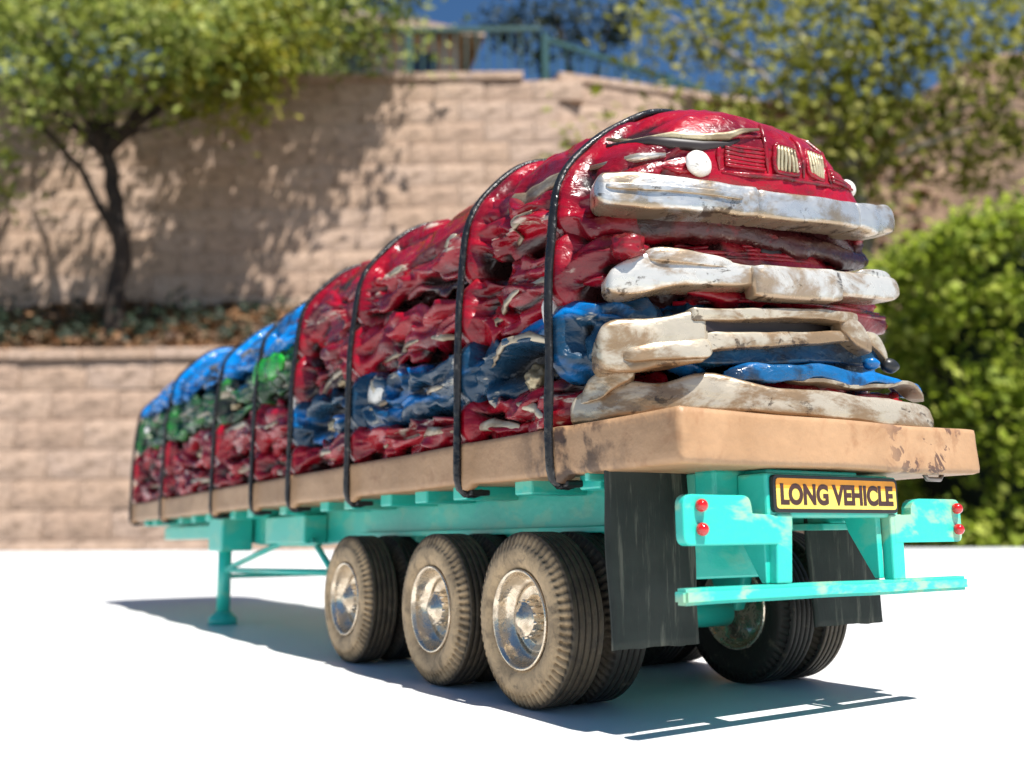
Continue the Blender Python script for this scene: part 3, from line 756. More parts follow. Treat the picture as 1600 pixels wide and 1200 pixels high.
# blue car: white slotted front panel
sweep('r2', 'front_panel', BLK2, .4, WHITE, lump=.03, taper=(1, 0))
sweep('r2', 'panel_lip', [(.30, 1.19, 4.20, 4.0), (.7, 1.02, 4.27, 4.06), (1.1, .88, 4.33, 4.10), (1.32, .83, 4.36, 4.10)], .2, WHITE, lump=.02)
sweep('r2', 'grille_bar', [(1.1, .95, 4.70, 4.54)]+[(a, b, c+.02, d-.02) for a, b, c, d in TOP2]+[(3.7, .66, 4.85, 4.72)], .3, WHITE, lump=.01, taper=False)
sweep('r2', 'grille_bar', [(1.1, .95, 4.43, 4.16)]+[(a, b, c+.01, d-.03) for a, b, c, d in BOT2]+[(3.6, .67, 4.62, 4.46)], .3, WHITE, lump=.01, taper=False)
sweep('r2', 'front_panel_end', CUR2, .3, WHITE, lump=.02)
sweep('r2', 'valance', BLU2, .3, BLUE_N, lump=.02)
sweep('r2', 'torn_edge', [(4.0, .75, 4.66, 4.52), (4.3, .78, 4.60, 4.40), (4.45, .80, 4.42, 4.26)], .12, WHITE, lump=.05)
box('slot_recess', 1.30, 3.45, .93, 1.05, 4.44, 4.72, DARKGRILLE, C['r2'])
sweep('r1', 'torn_bonnet', HOOD1[1:], .4, BLUE_P, lump=.05)
sweep('r1', 'bonnet_edge', [(a, b-.01, d+.015, d-.045) for a, b, c, d in HOOD1[3:]], .3, TRIM, lump=.02)
sweep('r1', 'bumper', [(a, b, c-(.09 if .8 < a < 1.5 else .03), max(d-.07, 3.37)) for a, b, c, d in BMP1], .42, WHITE, lump=.012)
sweep('r1', 'bumper_lump', [(.10, 1.88, 3.80, 3.5), (.22, 1.72, 3.99, 3.62), (.38, 1.55, 4.05, 3.75), (.55, 1.38, 4.02, 3.82)], .25, WHITE, lump=.06)
blob('r1', 'bent_hook', 3.85, .64, 4.22, .12, .1, .08, BLUE_P)
blob('r1', 'bent_hook', 4.35, .74, 4.25, .13, .1, .1, BLACK)
# top car nose: lamps, kidney-shaped twin grilles, slatted panels, torn bonnet lip
def on(key, x, z): return rear_y(key, x, z)
def lamp(key, x, z, r):
    y = min(on(key, x, z), on(key, x, z-.08))-.03; blob(key, 'headlight', x, y+.01, z, r, .09, r*.85, LAMP, 3, .06)
lamp('r4', 1.42, 6.56, .20); lamp('r4', 4.32, 6.83, .15)
def slats(key, x0, x1, z0, z1, n, mat, vertical=False, name='grille_slat', r=.022, tilt=0.0):
    for i in range(n):
        t = (i+.5)/n
        if vertical:
            x = x0+(x1-x0)*t; zz = [z0+(z1-z0)*s for s in np.linspace(0, 1, 6)]
            pts = [(x, on(key, x, z)-.02, z) for z in zz]
        else:
            z = z0+(z1-z0)*t; xx = [x0+(x1-x0)*s for s in np.linspace(0, 1, 8)]
            pts = [(x, on(key, x, z+tilt*(x-x0))-.012, z+tilt*(x-x0)) for x in xx]
        ys = [p[1] for p in pts]; ys = np.convolve(np.pad(ys, 1, 'edge'), [.25, .5, .25], 'valid')
        tube(name, [(p[0], y_, p[2]) for p, y_ in zip(pts, ys)], r, mat, C[key], 8)
def grille(key, x0, x1, z0, z1, n):
    ym = min(on(key, x, z) for x in (x0, x1) for z in (z0, (z0+z1)/2))
    ring = []
    for a in np.linspace(0, 2*pi, 33)[:-1]:
        ca, sa = cos(a), sin(a); x = (x0+x1)/2+(x1-x0)/2*abs(ca)**.45*(1 if ca > 0 else -1); z = (z0+z1)/2+(z1-z0)/2*abs(sa)**.45*(1 if sa > 0 else -1)
        ring.append((x, on(key, x, z)-.01, z))
    ring.append(ring[0]); g = tube('grille_frame', ring, .032, RED_P, C[key], 8)
    V = [((x0+x1)/2, sum(p[1] for p in ring)/len(ring)-.006, (z0+z1)/2)]+[(p[0], p[1]-.004, p[2]) for p in ring[:-1]]
    F = [(0, 1+(i+1) % 32, 1+i) for i in range(32)]
    mesh_obj('grille_backing', V, F, DARKGRILLE, C[key])
    slats(key, x0+.03, x1-.03, z0+.03, z1-.03, n, GOLD, True, r=.022)
grille('r4', 2.56, 2.97, 6.63, 7.01, 6)
grille('r4', 3.13, 3.52, 6.68, 7.06, 6)
slats('r4', 1.80, 2.40, 6.58, 6.90, 6, RED_P, r=.026, tilt=.03)
slats('r4', 3.64, 4.12, 6.68, 6.90, 4, RED_P, r=.024, tilt=-.02)
lip_xz = [(.72, 7.06), (.95, 6.98), (1.15, 6.93), (1.5, 6.92), (1.85, 6.98), (2.05, 7.08), (2.35, 7.16)]
lipp = [(x, on('r4', x, z)-.05, z) for x, z in lip_xz]
lip_old = [(.78, 1.95, 7.10), (.95, 1.86, 7.02), (1.15, 1.78, 6.97), (1.5, 1.64, 6.95), (1.85, 1.55, 7.02), (2.05, 1.50, 7.10), (2.35, 1.46, 7.2)]
tube('torn_bonnet_lip', lipp, [.02, .04, .045, .045, .055, .035, .015], GOLD, C['r4'], 10)
gap = [(x, on('r4', x, z-.10)-.004, z-.105) for x, z in lip_xz[:6]]
tube('bonnet_gap_shade', gap, [.03, .06, .075, .075, .05, .02], DARKGRILLE, C['r4'], 10)  # dark tube added as the shade under the torn lip
slatw = [(x, on('r4', x, z)-.01, z) for x, z in ((.45, 6.62), (.75, 6.62), (1.05, 6.66))]
tube('torn_wing_edge', slatw, [.03, .06, .03], SILVER, C['r4'], 8)
def crease(pts, r=.035):
    tube('bonnet_crease', [(x, on('r4', x, z)-.005, z) for x, z in pts], [r*.3]+[r]*(len(pts)-2)+[r*.3], RED_P, C['r4'], 10)
crease([(2.45, 6.60), (2.44, 6.85), (2.42, 7.05), (2.46, 7.25), (2.6, 7.4)])
crease([(3.05, 6.62), (3.05, 6.85), (3.05, 7.08), (3.04, 7.25)], .045)
crease([(3.62, 6.66), (3.60, 6.9), (3.56, 7.1), (3.45, 7.3), (3.3, 7.4)])
crease([(1.72, 6.54), (1.71, 6.75), (1.78, 6.96), (2.0, 7.02), (2.4, 7.06)])
crease([(1.75, 6.50), (2.2, 6.52), (2.7, 6.57), (3.3, 6.61), (3.9, 6.66)], .04)
crease([(1.0, 6.50), (1.2, 6.46), (1.55, 6.48)], .04)
# ribbed panels
slats('r3', 1.55, 4.55, 5.46, 5.74, 5, RED_P, r=.028, tilt=.07, name='grille_rib')
slats('r3', 1.3, 4.6, 4.78, 4.92, 2, RED_P, r=.030, tilt=.045, name='grille_rib')
blob('r3', 'badge_socket', 2.75, on('r3', 2.75, 5.66)-.01, 5.66, .19, .035, .10, DARKGRILLE)
blob('r3', 'fog_lamp', 1.1, on('r3', 1.1, 4.86), 4.86, .14, .06, .09, DARKGRILLE)
blob('r3', 'dented_wing', .45, 1.28, 5.42, .22, .2, .16, RED_P, 3, .3, 4)

# ------------------------------------------------------------------ straps
def hull2(pts):
    pts = sorted(set(pts)); 
    def half(p):
        h = []
        for q in p:
            while len(h) > 1 and (h[-1][0]-h[-2][0])*(q[1]-h[-2][1])-(h[-1][1]-h[-2][1])*(q[0]-h[-2][0]) <= 0: h.pop()
            h.append(q)
        return h[:-1]
    return half(pts)+half(pts[::-1])
SLAB = ['rearmost black strap, round the load just behind the white bumpers', 'second black strap from the rear, beside the blue wheel arch',
        'black strap over the middle of the rear stack, third from the rear', 'black strap at the front end of the rear red stack',
        'black strap at the rear end of the blue-topped front stack', 'black strap in front of the bright green patch, above the landing leg',
        'thin blurred black strap, second from the front of the trailer', 'foremost black strap at the far end of the trailer']
for i, ys in enumerate(STRAPS):
    pts = []
    for a in np.linspace(0, pi, 90):
        dr = Vector((cos(a), 0, sin(a))); best = None
        o_ = Vector((2.5, ys, 3.3))+dr*9
        for yy in (-.05, 0, .05):
            for b in BVH.values():
                h = b.ray_cast(o_+Vector((0, yy, 0)), -dr)[0]
                if h:
                    d_ = math.hypot(h.x-2.5, h.z-3.3)
                    if best is None or d_ > best: best = d_
        if best: pts.append((2.5+dr.x*best, 3.3+dr.z*best))
    e = .06
    pts += [(-e, 2.74), (-e, 3.3), (5+e, 2.74), (5+e, 3.3)]
    hl = hull2([(round(a, 4), round(b, 4)) for a, b in pts])
    # order from lower-left over the top to lower-right
    hl = [p for p in hl if not (p[1] < 2.75 and 0 < p[0] < 5)]
    cxm = 2.5; hl.sort(key=lambda p: -math.atan2(p[1]-2.7, p[0]-cxm))
    # offset outward, resample
    path = [(.30, 2.73), (.18, 2.67), (.02, 2.655)]+[(p[0], p[1]) for p in hl]+[(4.98, 2.655), (4.82, 2.67), (4.70, 2.73)]
    fine = []
    for a, b in zip(path[:-1], path[1:]):
        nseg = max(1, int(math.hypot(a[0]-b[0], a[1]-b[1])/.12))
        for k in range(nseg): fine.append((a[0]+(b[0]-a[0])*k/nseg, a[1]+(b[1]-a[1])*k/nseg))
    fine.append(path[-1]); A = np.array(fine)
    for _ in range(2): A[1:-1] = .25*A[:-2]+.5*A[1:-1]+.25*A[2:]
    d = np.gradient(A, axis=0); nn = np.stack([-d[:, 1], d[:, 0]], 1); nn /= np.linalg.norm(nn, axis=1)[:, None]
    A = A+nn*.025
    jig = perlin(np.stack([A[:, 0]*.8, A[:, 1]*.8, np.full(len(A), i*5.)], 1))*.035
    rr = [.066*(1+.18*perlin(np.array([[p[0]*1.5, p[1]*1.5, i*3.]]))[0]) for p in A]
    s = tube('strap', [(p[0], ys+j, p[1]) for p, j in zip(A, jig)], rr, STRAP, None, 12, flat=(1.08, .72))
    s.scale = (CM,)*3
    tag(s, SLAB[i], 'strap', 'black straps around the crushed cars')
    # hook plate under the deck is part of the strap
    box('strap_hook', .05, .36, ys-.16, ys+.06, 2.655, 2.735, BLACK, s, .02)

# ------------------------------------------------------------------ background, in a frame that faces the wall
CX, CY = CAM[0], CAM[1]
def W(X, D, Z=0): return Vector((CX+X*cos(YAW)+D*sin(YAW), CY-X*sin(YAW)+D*cos(YAW), Z))
def bthing(name, X, D, Z, label=None, cat=None, group=None, kind=None, rz=0.0):
    o = empty(name, W(X, D, Z), -YAW+rz); return tag(o, label, cat, group, kind)

# table: far edge as seen in the photograph
tp = [W(-3.1, -1.0), W(2.1, -1.0), W(2.0, 1.00), W(1.35, 1.10), W(-2.4, 3.6), W(-3.1, 3.87)]
TB = empty('table', (tp[0]+tp[2])/2 - Vector((0, 0, .75)), 0)
tag(TB, 'long white painted tabletop the trailer stands on, brightly sunlit', 'table')
bm = bmesh.new(); off = TB.location
A_ = [bm.verts.new((p.x-off.x, p.y-off.y, .75)) for p in tp]; B_ = [bm.verts.new((p.x-off.x, p.y-off.y, .71)) for p in tp]
bm.faces.new(A_); bm.faces.new(B_)
for i in range(6): bm.faces.new((A_[i], B_[i], B_[(i+1) % 6], A_[(i+1) % 6]))
bmesh.ops.recalc_face_normals(bm, faces=bm.faces[:]); bm_obj('table_top', bm, TABLE, TB)
for X, D in ((-2.9, -.8), (1.9, -.8), (1.2, .95), (-2.9, 3.4)):
    p = W(X, D)-off; box('table_leg', p.x-.04, p.x+.04, p.y-.04, p.y+.04, 0.0, .709-0, TABLE, TB)

# ground and slope
def terrain(name, X0, X1, D0, D1, nX, nD, hf, mat, label, kind='structure'):
    xs = np.linspace(X0, X1, nX); ds = np.linspace(D0, D1, nD); XX, DD = np.meshgrid(xs, ds, indexing='ij')
    ZZ = hf(XX.ravel(), DD.ravel()); V = np.stack([XX.ravel(), DD.ravel(), ZZ], 1)
    F = [(i*nD+j, (i+1)*nD+j, (i+1)*nD+j+1, i*nD+j+1) for i in range(nX-1) for j in range(nD-1)]
    o = mesh_obj(name, V, F, mat, None); o.location = W(0, 0, 0); o.rotation_euler = (0, 0, -YAW)
    return tag(o, label, None, None, kind)
def wmat(name, c1, c2, scale, c3=None, rough=.85, bump=(.5, .02), sc2=None):
    m = M(name); c = m.mix(m.ramp(m.noise(scale, 5, .6), .35, .65), c1, c2)
    if c3: c = m.mix(m.ramp(m.noise(sc2 or scale*2.7, 5, .65, (1, 1, 1), .3, (3, 5, 1)), .52, .64), c, c3)
    m.set(Base_Color=c, Roughness=rough); m.bump(m.noise(scale*3, 5, .6), bump[0], bump[1]); return m.m
PATIO = wmat('patio_concrete', (.17, .15, .13), (.12, .11, .095), 1.5)
SOIL = wmat('dry_soil', (.20, .115, .065), (.10, .06, .035), 2.2, (.30, .19, .11), bump=(.8, .03))
HILL = wmat('dry_hill', (.20, .17, .10), (.14, .13, .07), .3, (.09, .11, .04))
gd = mesh_obj('ground', [(-60, -60, 0), (60, -60, 0), (60, 60, 0), (-60, 60, 0)], [(0, 1, 2, 3)], PATIO); gd.location = (CX, CY, -.75)
tag(gd, 'concrete patio ground below the table', None, None, 'structure')
def slope(X, D):
    P = np.stack([X*.9, D*.9, X*0], 1)
    z = 1.27+(D-6.65)*.51+.10*perlin(P)+.05*perlin(P*3)
    z += np.clip(X-1.4, 0, 3)*.75*sstep(6.8, 7.8, D)
    return np.maximum(z, 1.25)
terrain('slope', -7, 6, 6.68, 8.7, 120, 24, slope, SOIL, 'brown sloping bed between the two retaining walls')
terrain('hill', -40, 50, 9.4, 70, 40, 30, lambda X, D: 4.05+np.clip(D-12, 0, 99)*.47+.5*perlin(np.stack([X*.1, D*.1, X*0], 1)), HILL, 'dry hillside above the upper wall')
terrain('terrace', -9, 9, 8.6, 13, 30, 8, lambda X, D: 4.08+0*X, SOIL, 'flat terrace behind the upper wall')

# split-face block walls
def block_mats():
    out = []
    for i, (a, b) in enumerate((((.50, .35, .255), (.44, .30, .21)), ((.53, .38, .285), (.46, .32, .23)), ((.48, .335, .245), (.41, .28, .20)), ((.51, .37, .285), (.46, .325, .24)))):
        out.append(wmat('tan_split_stone_%s' % 'abcd'[i], a, b, 6, (.29, .20, .14), bump=(.7, .02)))
    return out
BM = block_mats()
def block_mesh(w, h, d, seed, mat):
    nx, nz = 6, 3; V, F = [], []
    r = random.Random(seed)
    for i in range(nx+1):
        for k in range(nz+1):
            ed = i in (0, nx) or k in (0, nz)
            V.append((-w/2+w*i/nx, (-.002 if ed else -.004-r.random()*.011), h*k/nz))
    for i in range(nx):
        for k in range(nz): a = i*(nz+1)+k; F.append((a, a+nz+1, a+nz+2, a+1))
    n0 = len(V); V += [(-w/2, d, 0), (w/2, d, 0), (w/2, d, h), (-w/2, d, h)]
    top = [i*(nz+1)+nz for i in range(nx+1)]; bot = [i*(nz+1) for i in range(nx+1)]
    F.append(tuple(top+[n0+2, n0+3])); F.append(tuple(bot[::-1]+[n0, n0+1]))
    F.append(tuple([k for k in range(nz+1)]+[n0+3, n0])); F.append(tuple([nx*(nz+1)+k for k in range(nz, -1, -1)]+[n0+1, n0+2]))
    me = bpy.data.meshes.new('block'); me.from_pydata(V, [], F); me.materials.append(mat); return me
MW = {}
def block_wall(root, L, h0, rows, bw, bh, batter, cap=True, topfn=None):
    key = (bw, bh)
    if key not in MW: MW[key] = [block_mesh(bw-.008, bh-.006, .22, s, BM[s % 4]) for s in range(8)]
    for r_ in range(rows):
        n = int(math.ceil(L/bw)); sh = bw/2 if r_ % 2 else 0
        for i in range(n):
            x = i*bw+sh+bw/2
            if x > L: continue
            if topfn and h0+(r_+1)*bh > topfn(x): continue
            o = bpy.data.objects.new('block', random.choice(MW[key])); link(o, root)
            o.location = (x, batter*r_+random.uniform(-.006, .006), h0+r_*bh)
    top = h0+rows*bh
    bm = bmesh.new(); box_bm(bm, 0, L, .20+0*rows, .42, h0, top-.03 if not topfn else h0+.1); bm_obj('wall_core', bm, SOIL, root)
    if cap and not topfn:
        n = int(L/ (bw*1.1))
        for i in range(n):
            box('cap_stone', i*bw*1.1+.004, (i+1)*bw*1.1-.004, batter*rows-.035, batter*rows+.30, top+.002, top+.075, BM[(i*3) % 4], root, .008)
WL = bthing('retaining_wall', -4.9, 6.4, -.75, 'low tan split-face block retaining wall just beyond the table on the left', 'retaining wall')
block_wall(WL, 9.0, 0, 10, .45, .2, .003)
WU = bthing('retaining_wall', -6.3, 8.2, 1.75, 'tall tan block retaining wall behind the tree, with tree shadows on it', 'retaining wall')
block_wall(WU, 6.75, 0, 12, .45, .2, .004)
WR = bthing('retaining_wall', .46, 8.22, 1.75, 'shaded block retaining wall running back to the right of the wall corner', 'retaining wall', rz=.30)
block_wall(WR, 4.6, 0, 12, .45, .2, .004)

# leaf clouds
def leafmat(name, c1, c2, c3, trans=.42):
    m = M(name); t = m.attr('tint')
    c = m.mix(m.ramp(t, 0, .55), c1, c2); c = m.mix(m.ramp(t, .6, 1), c, c3)
    m.set(Base_Color=c, Roughness=.6, Specular_IOR_Level=.25)
    tr = m.n('ShaderNodeBsdfTranslucent'); m.l(c, tr.inputs[0]); mx = m.n('ShaderNodeMixShader'); mx.inputs[0].default_value = trans
    out = m.t.nodes['Material Output']; m.l(m.b.outputs[0], mx.inputs[1]); m.l(tr.outputs[0], mx.inputs[2]); m.l(mx.outputs[0], out.inputs[0])
    return m.m
LF_A = leafmat('bright_green_leaf', (.11, .16, .03), (.28, .33, .06), (.46, .48, .16))
LF_Y = leafmat('yellow_green_leaf', (.17, .21, .02), (.33, .33, .03), (.46, .42, .07))
LF_O = leafmat('olive_leaf', (.10, .12, .015), (.25, .26, .035), (.45, .43, .13))
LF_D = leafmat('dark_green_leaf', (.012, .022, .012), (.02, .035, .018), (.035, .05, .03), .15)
LF_H = leafmat('hedge_leaf', (.11, .16, .012), (.28, .36, .03), (.52, .56, .11))
LITT = leafmat('dead_leaf', (.05, .025, .012), (.19, .095, .04), (.38, .21, .11), .1)
BARK = wmat('dark_bark', (.045, .03, .02), (.02, .014, .01), 12); PALEBARK = wmat('pale_bark', (.42, .37, .30), (.25, .21, .17), 10)
MOSSY = wmat('mossy_bark', (.03, .03, .015), (.05, .08, .02), 7)
def leaves(name, centres, per, spread, size, mat, parent, bias=(.35, -.55, .8), kind='stuff', r=None, asp=.5):
    r = r or rng
    C_ = np.repeat(np.array(centres, float), per, 0); n = len(C_)
    rad = np.repeat(np.array(spread if hasattr(spread, '__len__') else [spread]*len(centres), float), per)
    P = C_[:, :3]+r.normal(size=(n, 3))*rad[:, None]*np.array([1, 1, .75])
    N = r.normal(size=(n, 3)); N += np.array(bias)[None]*1.5; N /= np.linalg.norm(N, axis=1)[:, None]
    A = np.cross(N, r.normal(size=(n, 3))); A /= np.linalg.norm(A, axis=1)[:, None]; B = np.cross(N, A)
    s = size*(.6+.8*r.random(n))[:, None]
    fold = N*s*.12
    V = np.stack([P-A*s*.5, P+B*s*asp*.5+fold, P+A*s*.5, P-B*s*asp*.5+fold], 1).reshape(-1, 3)
    me = bpy.data.meshes.new(name); me.vertices.add(len(V)); me.vertices.foreach_set('co', V.ravel().astype(np.float32))
    me.loops.add(n*4); me.loops.foreach_set('vertex_index', np.arange(n*4, dtype=np.int32))
    me.polygons.add(n); me.polygons.foreach_set('loop_start', np.arange(0, n*4, 4, dtype=np.int32))
    me.update(calc_edges=True); me.validate()
    a = me.attributes.new('tint', 'FLOAT', 'FACE'); a.data.foreach_set('value', r.random(n).astype(np.float32))
    me.materials.append(mat); o = link(bpy.data.objects.new(name, me), parent)
    if kind: o['kind'] = kind
    return o
def branch(parent, pts, r0, r1, mat, name='branch'):
    n = len(pts); out = []
    pts = [Vector(p) for p in pts]
    f = []
    for i in range(n-1):
        for k in range(4):
            t = k/4; f.append(pts[i].lerp(pts[i+1], t)+Vector((random.uniform(-1, 1), random.uniform(-1, 1), 0))*r0*.35)
    f.append(pts[-1]); m_ = len(f)
    return tube(name, f, [r0+(r1-r0)*i/(m_-1) for i in range(m_)], mat, parent, 8)
def clusters(boxes):
    out = []
    for (x0, x1, d0, d1, z0, z1, n) in boxes:
        for _ in range(n): out.append((random.uniform(x0, x1), random.uniform(d0, d1), random.uniform(z0, z1)))
    return out
# left tree (root at its trunk)
bx, bd, bz = -3.15, 7.45, 1.55
TL = bthing('tree', bx, bd, bz, 'leafy green tree with dark trunk and yellowing right side on the left slope', 'tree')
branch(TL, [(0, 0, 0), (.02, 0, .7), (-.02, 0, 1.2), (-.12, 0, 1.7)], .085, .055, BARK, 'trunk')
cl = clusters([(-1.5, .9, -.8, .2, 1.75, 2.2, 20), (-1.6, 1.0, -.9, .0, 2.2, 2.9, 44), (-1.9, 2.3, .1, .85, 2.7, 4.6, 150), (-1.5, -.9, -.5, .2, 1.2, 1.75, 9), (.9, 1.7, -.5, .1, 2.4, 3.0, 8)])
for tip in ((-1.1, -.2, 2.2), (-.6, .1, 2.9), (.1, 0, 3.2), (.7, -.1, 2.5), (1.5, 0, 2.9), (-1.3, -.1, 3.2), (.4, .2, 2.2)):
    branch(TL, [(-.12, 0, 1.6), (tip[0]*.4-.08, tip[1]*.5, 1.6+(tip[2]-1.6)*.55), tip], .045, .012, BARK)
branch(TL, [(.0, 0, .9), (-.3, -.1, 1.45), (-.75, -.1, 1.95)], .035, .02, BARK)
leaves('crown', cl, 72, [random.uniform(.10, .22) for _ in cl], .095, LF_A, TL)
# yellowing leaves on its right-hand boughs
cl = clusters([(.5, 1.4, -.4, .2, 1.85, 2.3, 13), (.5, 1.6, -.5, .2, 2.25, 2.9, 18)])
for tip in ((.9, -.1, 2.0), (1.4, 0, 2.5)): branch(TL, [(.0, 0, 1.75), (tip[0]*.6, 0, tip[2]*.95), tip], .02, .008, BARK)
leaves('yellow_foliage', cl, 60, [random.uniform(.08, .17) for _ in cl], .085, LF_Y, TL)
# bushy tree beyond the railing, far left
TB2 = bthing('tree', -3.6, 11.4, 4.08, 'broad dull green bushy tree filling the view beyond the railing at far left', 'tree')
branch(TB2, [(0, 0, 0), (0, 0, 1.2), (.2, 0, 2.4)], .10, .05, BARK, 'trunk')
cl = clusters([(-3.2, 1.3, -.5, .5, .1, 3.2, 120)])
leaves('crown', cl, 60, [random.uniform(.16, .30) for _ in cl], .13, LF_O, TB2)
# shrubs on the terrace
SH = bthing('shrub', -2.05, 9.1, 4.08, 'green shrub growing on the terrace beside the railing at left', 'shrub')
cl = clusters([(-.8, .6, -.2, .4, .1, .6, 18), (-.8, .2, -.2, .4, .6, 1.2, 12)])
branch(SH, [(0, 0, 0), (.05, 0, .5)], .03, .015, BARK, 'stem')
leaves('foliage', cl, 70, .16, .09, LF_A, SH)
# right tree near the hedge
TR = bthing('tree', 1.86, 4.75, -.75, 'olive-leaved tree with pale thin trunk rising behind the hedge', 'tree')
branch(TR, [(0, 0, 0), (0, 0, 1.6), (-.06, 0, 2.4), (-.14, 0, 2.8), (-.05, 0, 3.3)], .05, .022, PALEBARK, 'trunk')
cl = clusters([(-1.15, -.2, -.4, .5, 3.05, 3.9, 34), (-.3, 1.1, -.5, .5, 2.95, 3.9, 84), (-.75, .1, -.3, .3, 2.55, 2.95, 24), (-.45, .0, -.2, .2, 2.3, 2.6, 10), (-1.5, -.9, -.1, .4, 2.62, 2.85, 8), (-.2, .9, -.3, .4, 2.65, 2.95, 18)])
for tip in ((-1.0, 0, 3.5), (-.6, 0, 2.7), (-.35, .1, 3.6), (.3, 0, 3.7), (.8, .1, 3.1), (-.45, 0, 2.4), (.5, -.2, 2.8), (-1.3, .1, 2.8)):
    branch(TR, [(-.1, 0, 2.5+.1*random.random()), (tip[0]*.5-.05, tip[1]*.5, 2.5+(tip[2]-2.5)*.7), tip], .018, .006, PALEBARK)
leaves('crown', cl, 42, [random.uniform(.09, .19) for _ in cl], .070, LF_O, TR, asp=.55)
# dark tree beyond the wall
TD = bthing('tree', 1.0, 11.6, 3.9, 'dark sparse tree on the terrace seen against the blue sky', 'tree')
branch(TD, [(0, 0, 0), (.1, 0, 1.0), (-.2, 0, 2.0), (-.4, 0, 2.8)], .06, .03, BARK, 'trunk')
cl = clusters([(-.75, .5, -.3, .3, 1.9, 2.9, 17), (-.1, .3, -.3, .3, 1.3, 1.9, 3), (-1.2, -.6, -.2, .2, 2.5, 2.9, 6)])
for tip in ((-.9, 0, 2.6), (.35, 0, 1.9), (.3, 0, 2.7)): branch(TD, [(-.1, 0, 1.4), (tip[0]*.6, 0, tip[2]*.8), tip], .035, .012, BARK)
leaves('crown', cl, 70, [random.uniform(.10, .22) for _ in cl], .10, LF_D, TD)

# hedge
HG = bthing('hedge', 1.45, 3.1, -.75, 'clipped sunlit green hedge behind the table at right', 'hedge')
HX, HD, HZ = 3.2, 1.3, 1.86
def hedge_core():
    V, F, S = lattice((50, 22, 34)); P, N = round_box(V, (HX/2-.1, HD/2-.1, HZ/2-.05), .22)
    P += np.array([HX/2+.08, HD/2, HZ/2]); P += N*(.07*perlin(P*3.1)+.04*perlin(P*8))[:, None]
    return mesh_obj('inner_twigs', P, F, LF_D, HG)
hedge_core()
n = 2900; U = rng.random((n, 3)); cs = []
for u in U:
    q = random.random()
    if q < .50: p = (u[0]*HX, .02+abs(random.gauss(0, .05)), u[2]*HZ)
    elif q < .72: p = (random.gauss(0, .03)+.02, u[1]*HD, u[2]*HZ)
    else: p = (u[0]*HX, u[1]*HD, HZ-abs(random.gauss(0, .04)))
    p = np.array(p); 
    # rounded top-left shoulder, bumps and hollows
    dx = max(0, .28-p[0]); dz = max(0, p[2]-(HZ-.28))
    if dx > 0 and dz > 0:
        L_ = math.hypot(dx, dz)
        if L_ > .28: p[0] += (L_-.28)*dx/L_; p[2] -= (L_-.28)*dz/L_
    b = perlin(np.array([p*3.8]))[0]
    if b < -.19: continue
    p[1] -= .10*b; p[2] += .08*b
    cs.append(p)
leaves('foliage', cs, 30, .045, .036, LF_H, HG, asp=.62)
# litter and small stuff on the slope
lx = rng.uniform(-5.2, 3.5, 3600); ld = 6.75+1.4*rng.random(3600)**1.1; lz = slope(lx, ld)+.02
lt = leaves('leaf_litter', np.stack([lx, ld, lz], 1), 1, .02, .11, LITT, None, bias=(0, -.3, 1.4)); lt.location = W(0, 0, 0); lt.rotation_euler = (0, 0, -YAW)
tag(lt, 'dry brown leaf litter on the slope between the walls', None, None, 'stuff')
cl = [(x, 6.9+1.1*random.random(), 0) for x in np.linspace(-5, 1.5, 46)]; cl = [(a+random.uniform(-.1, .1), b, float(slope(np.array([a]), np.array([b]))[0])+.06) for a, b, c in cl]
gc = leaves('ground_cover', cl, 60, .10, .07, LF_D, None); gc.location = W(0, 0, 0); gc.rotation_euler = (0, 0, -YAW)
tag(gc, 'low dark ground cover plants on the slope', None, None, 'stuff')

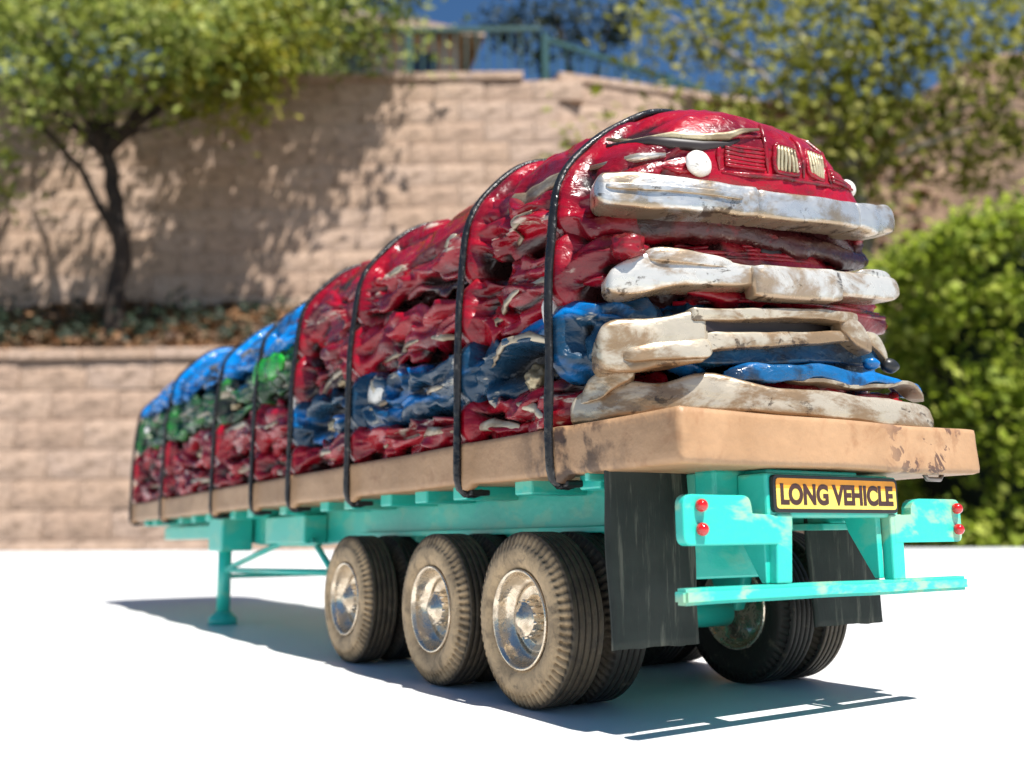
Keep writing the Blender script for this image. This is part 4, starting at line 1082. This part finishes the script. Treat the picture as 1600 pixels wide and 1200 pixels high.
# railing on the terrace
RAIL = plain('green_railing_paint', (.025, .085, .085), .5)
def railing(X0, D0, X1, D1, Z, H, label):
    L_ = math.hypot(X1-X0, D1-D0); a = math.atan2(D1-D0, X1-X0)
    r_ = bthing('railing', X0, D0, Z, label, 'railing', rz=a)
    box('rail', 0, L_, -.02, .02, H-.05, H, RAIL, r_); box('rail', 0, L_, -.02, .02, .10, .14, RAIL, r_)
    n = int(L_/.115); pk = None
    for i in range(n):
        if pk is None: pk = box('picket', -.008, .008, -.008, .008, .14, H-.05, RAIL, r_); o = pk
        else: o = pk.copy(); COL.objects.link(o); o.parent = r_
        o.location = ((i+.5)*.115, 0, 0)
    for i in range(int(L_/1.75)+1): box('post', i*1.75-.035, i*1.75+.035, -.035, .035, -.1, H+.03, RAIL, r_)
    return r_
railing(-2.8, 9.5, .35, 9.5, 4.08, 1.3, 'green metal picket railing along the top of the tan wall, left of the corner')
railing(.37, 9.52, 3.6, 11.6, 4.08, 1.2, 'green metal picket railing running back from the corner on the right')

# house on the hill
HS = bthing('house', -3.6, 30, 13.6, 'hillside house with shadowed eaves and pinkish stucco behind the railing', 'house', rz=.25)
STU = wmat('pink_stucco', (.46, .31, .25), (.40, .27, .22), 1.0); RT = wmat('roof_tile_clay', (.20, .13, .10), (.12, .08, .06), 2.0); FAS = plain('fascia_paint', (.40, .28, .20), .6); GLZ = plain('window_glass', (.03, .04, .05), .1)
box('wall', -3.0, 2.0, 0, 6, 0, 3.2, STU, HS)
def roof():
    e = .7; V = [(-3-e, -e, 3.15), (2+e, -e, 3.15), (2+e, 6+e, 3.15), (-3-e, 6+e, 3.15), (-1.7, 1.6, 4.7), (.7, 1.6, 4.7), (.7, 4.4, 4.7), (-1.7, 4.4, 4.7)]
    F = [(0, 1, 5, 4), (1, 2, 6, 5), (2, 3, 7, 6), (3, 0, 4, 7), (4, 5, 6, 7), (3, 2, 1, 0)]
    return mesh_obj('roof', V, F, RT, HS, False)
rf = roof()
box('fascia', -3.7, 2.7, -.74, -.70, 3.0, 3.2, FAS, rf); box('fascia', 2.70, 2.74, -.7, 6.7, 3.0, 3.2, FAS, rf)
for x in (-2.2, .2):
    wn = box('window', x, x+1.1, -.05, -.002, 1.5, 2.6, FAS, HS); box('pane', x+.07, x+1.03, -.07, -.052, 1.57, 2.53, GLZ, wn)
# pale garden posts by the railing
for X, Zh, lab in ((-1.70, .40, 'small pale lantern post on the terrace left of the railing post'), (-2.45, .85, 'taller pale post among the leaves above the wall')):
    g = bthing('garden_post', X, 9.25, 4.08, lab, 'post')
    PW = plain('pale_post_paint', (.7, .66, .58), .5)
    box('post_shaft', -.05, .05, -.05, .05, 0, Zh, PW, g, .01); box('post_cap', -.075, .075, -.075, .075, Zh, Zh+.05, PW, g, .01)
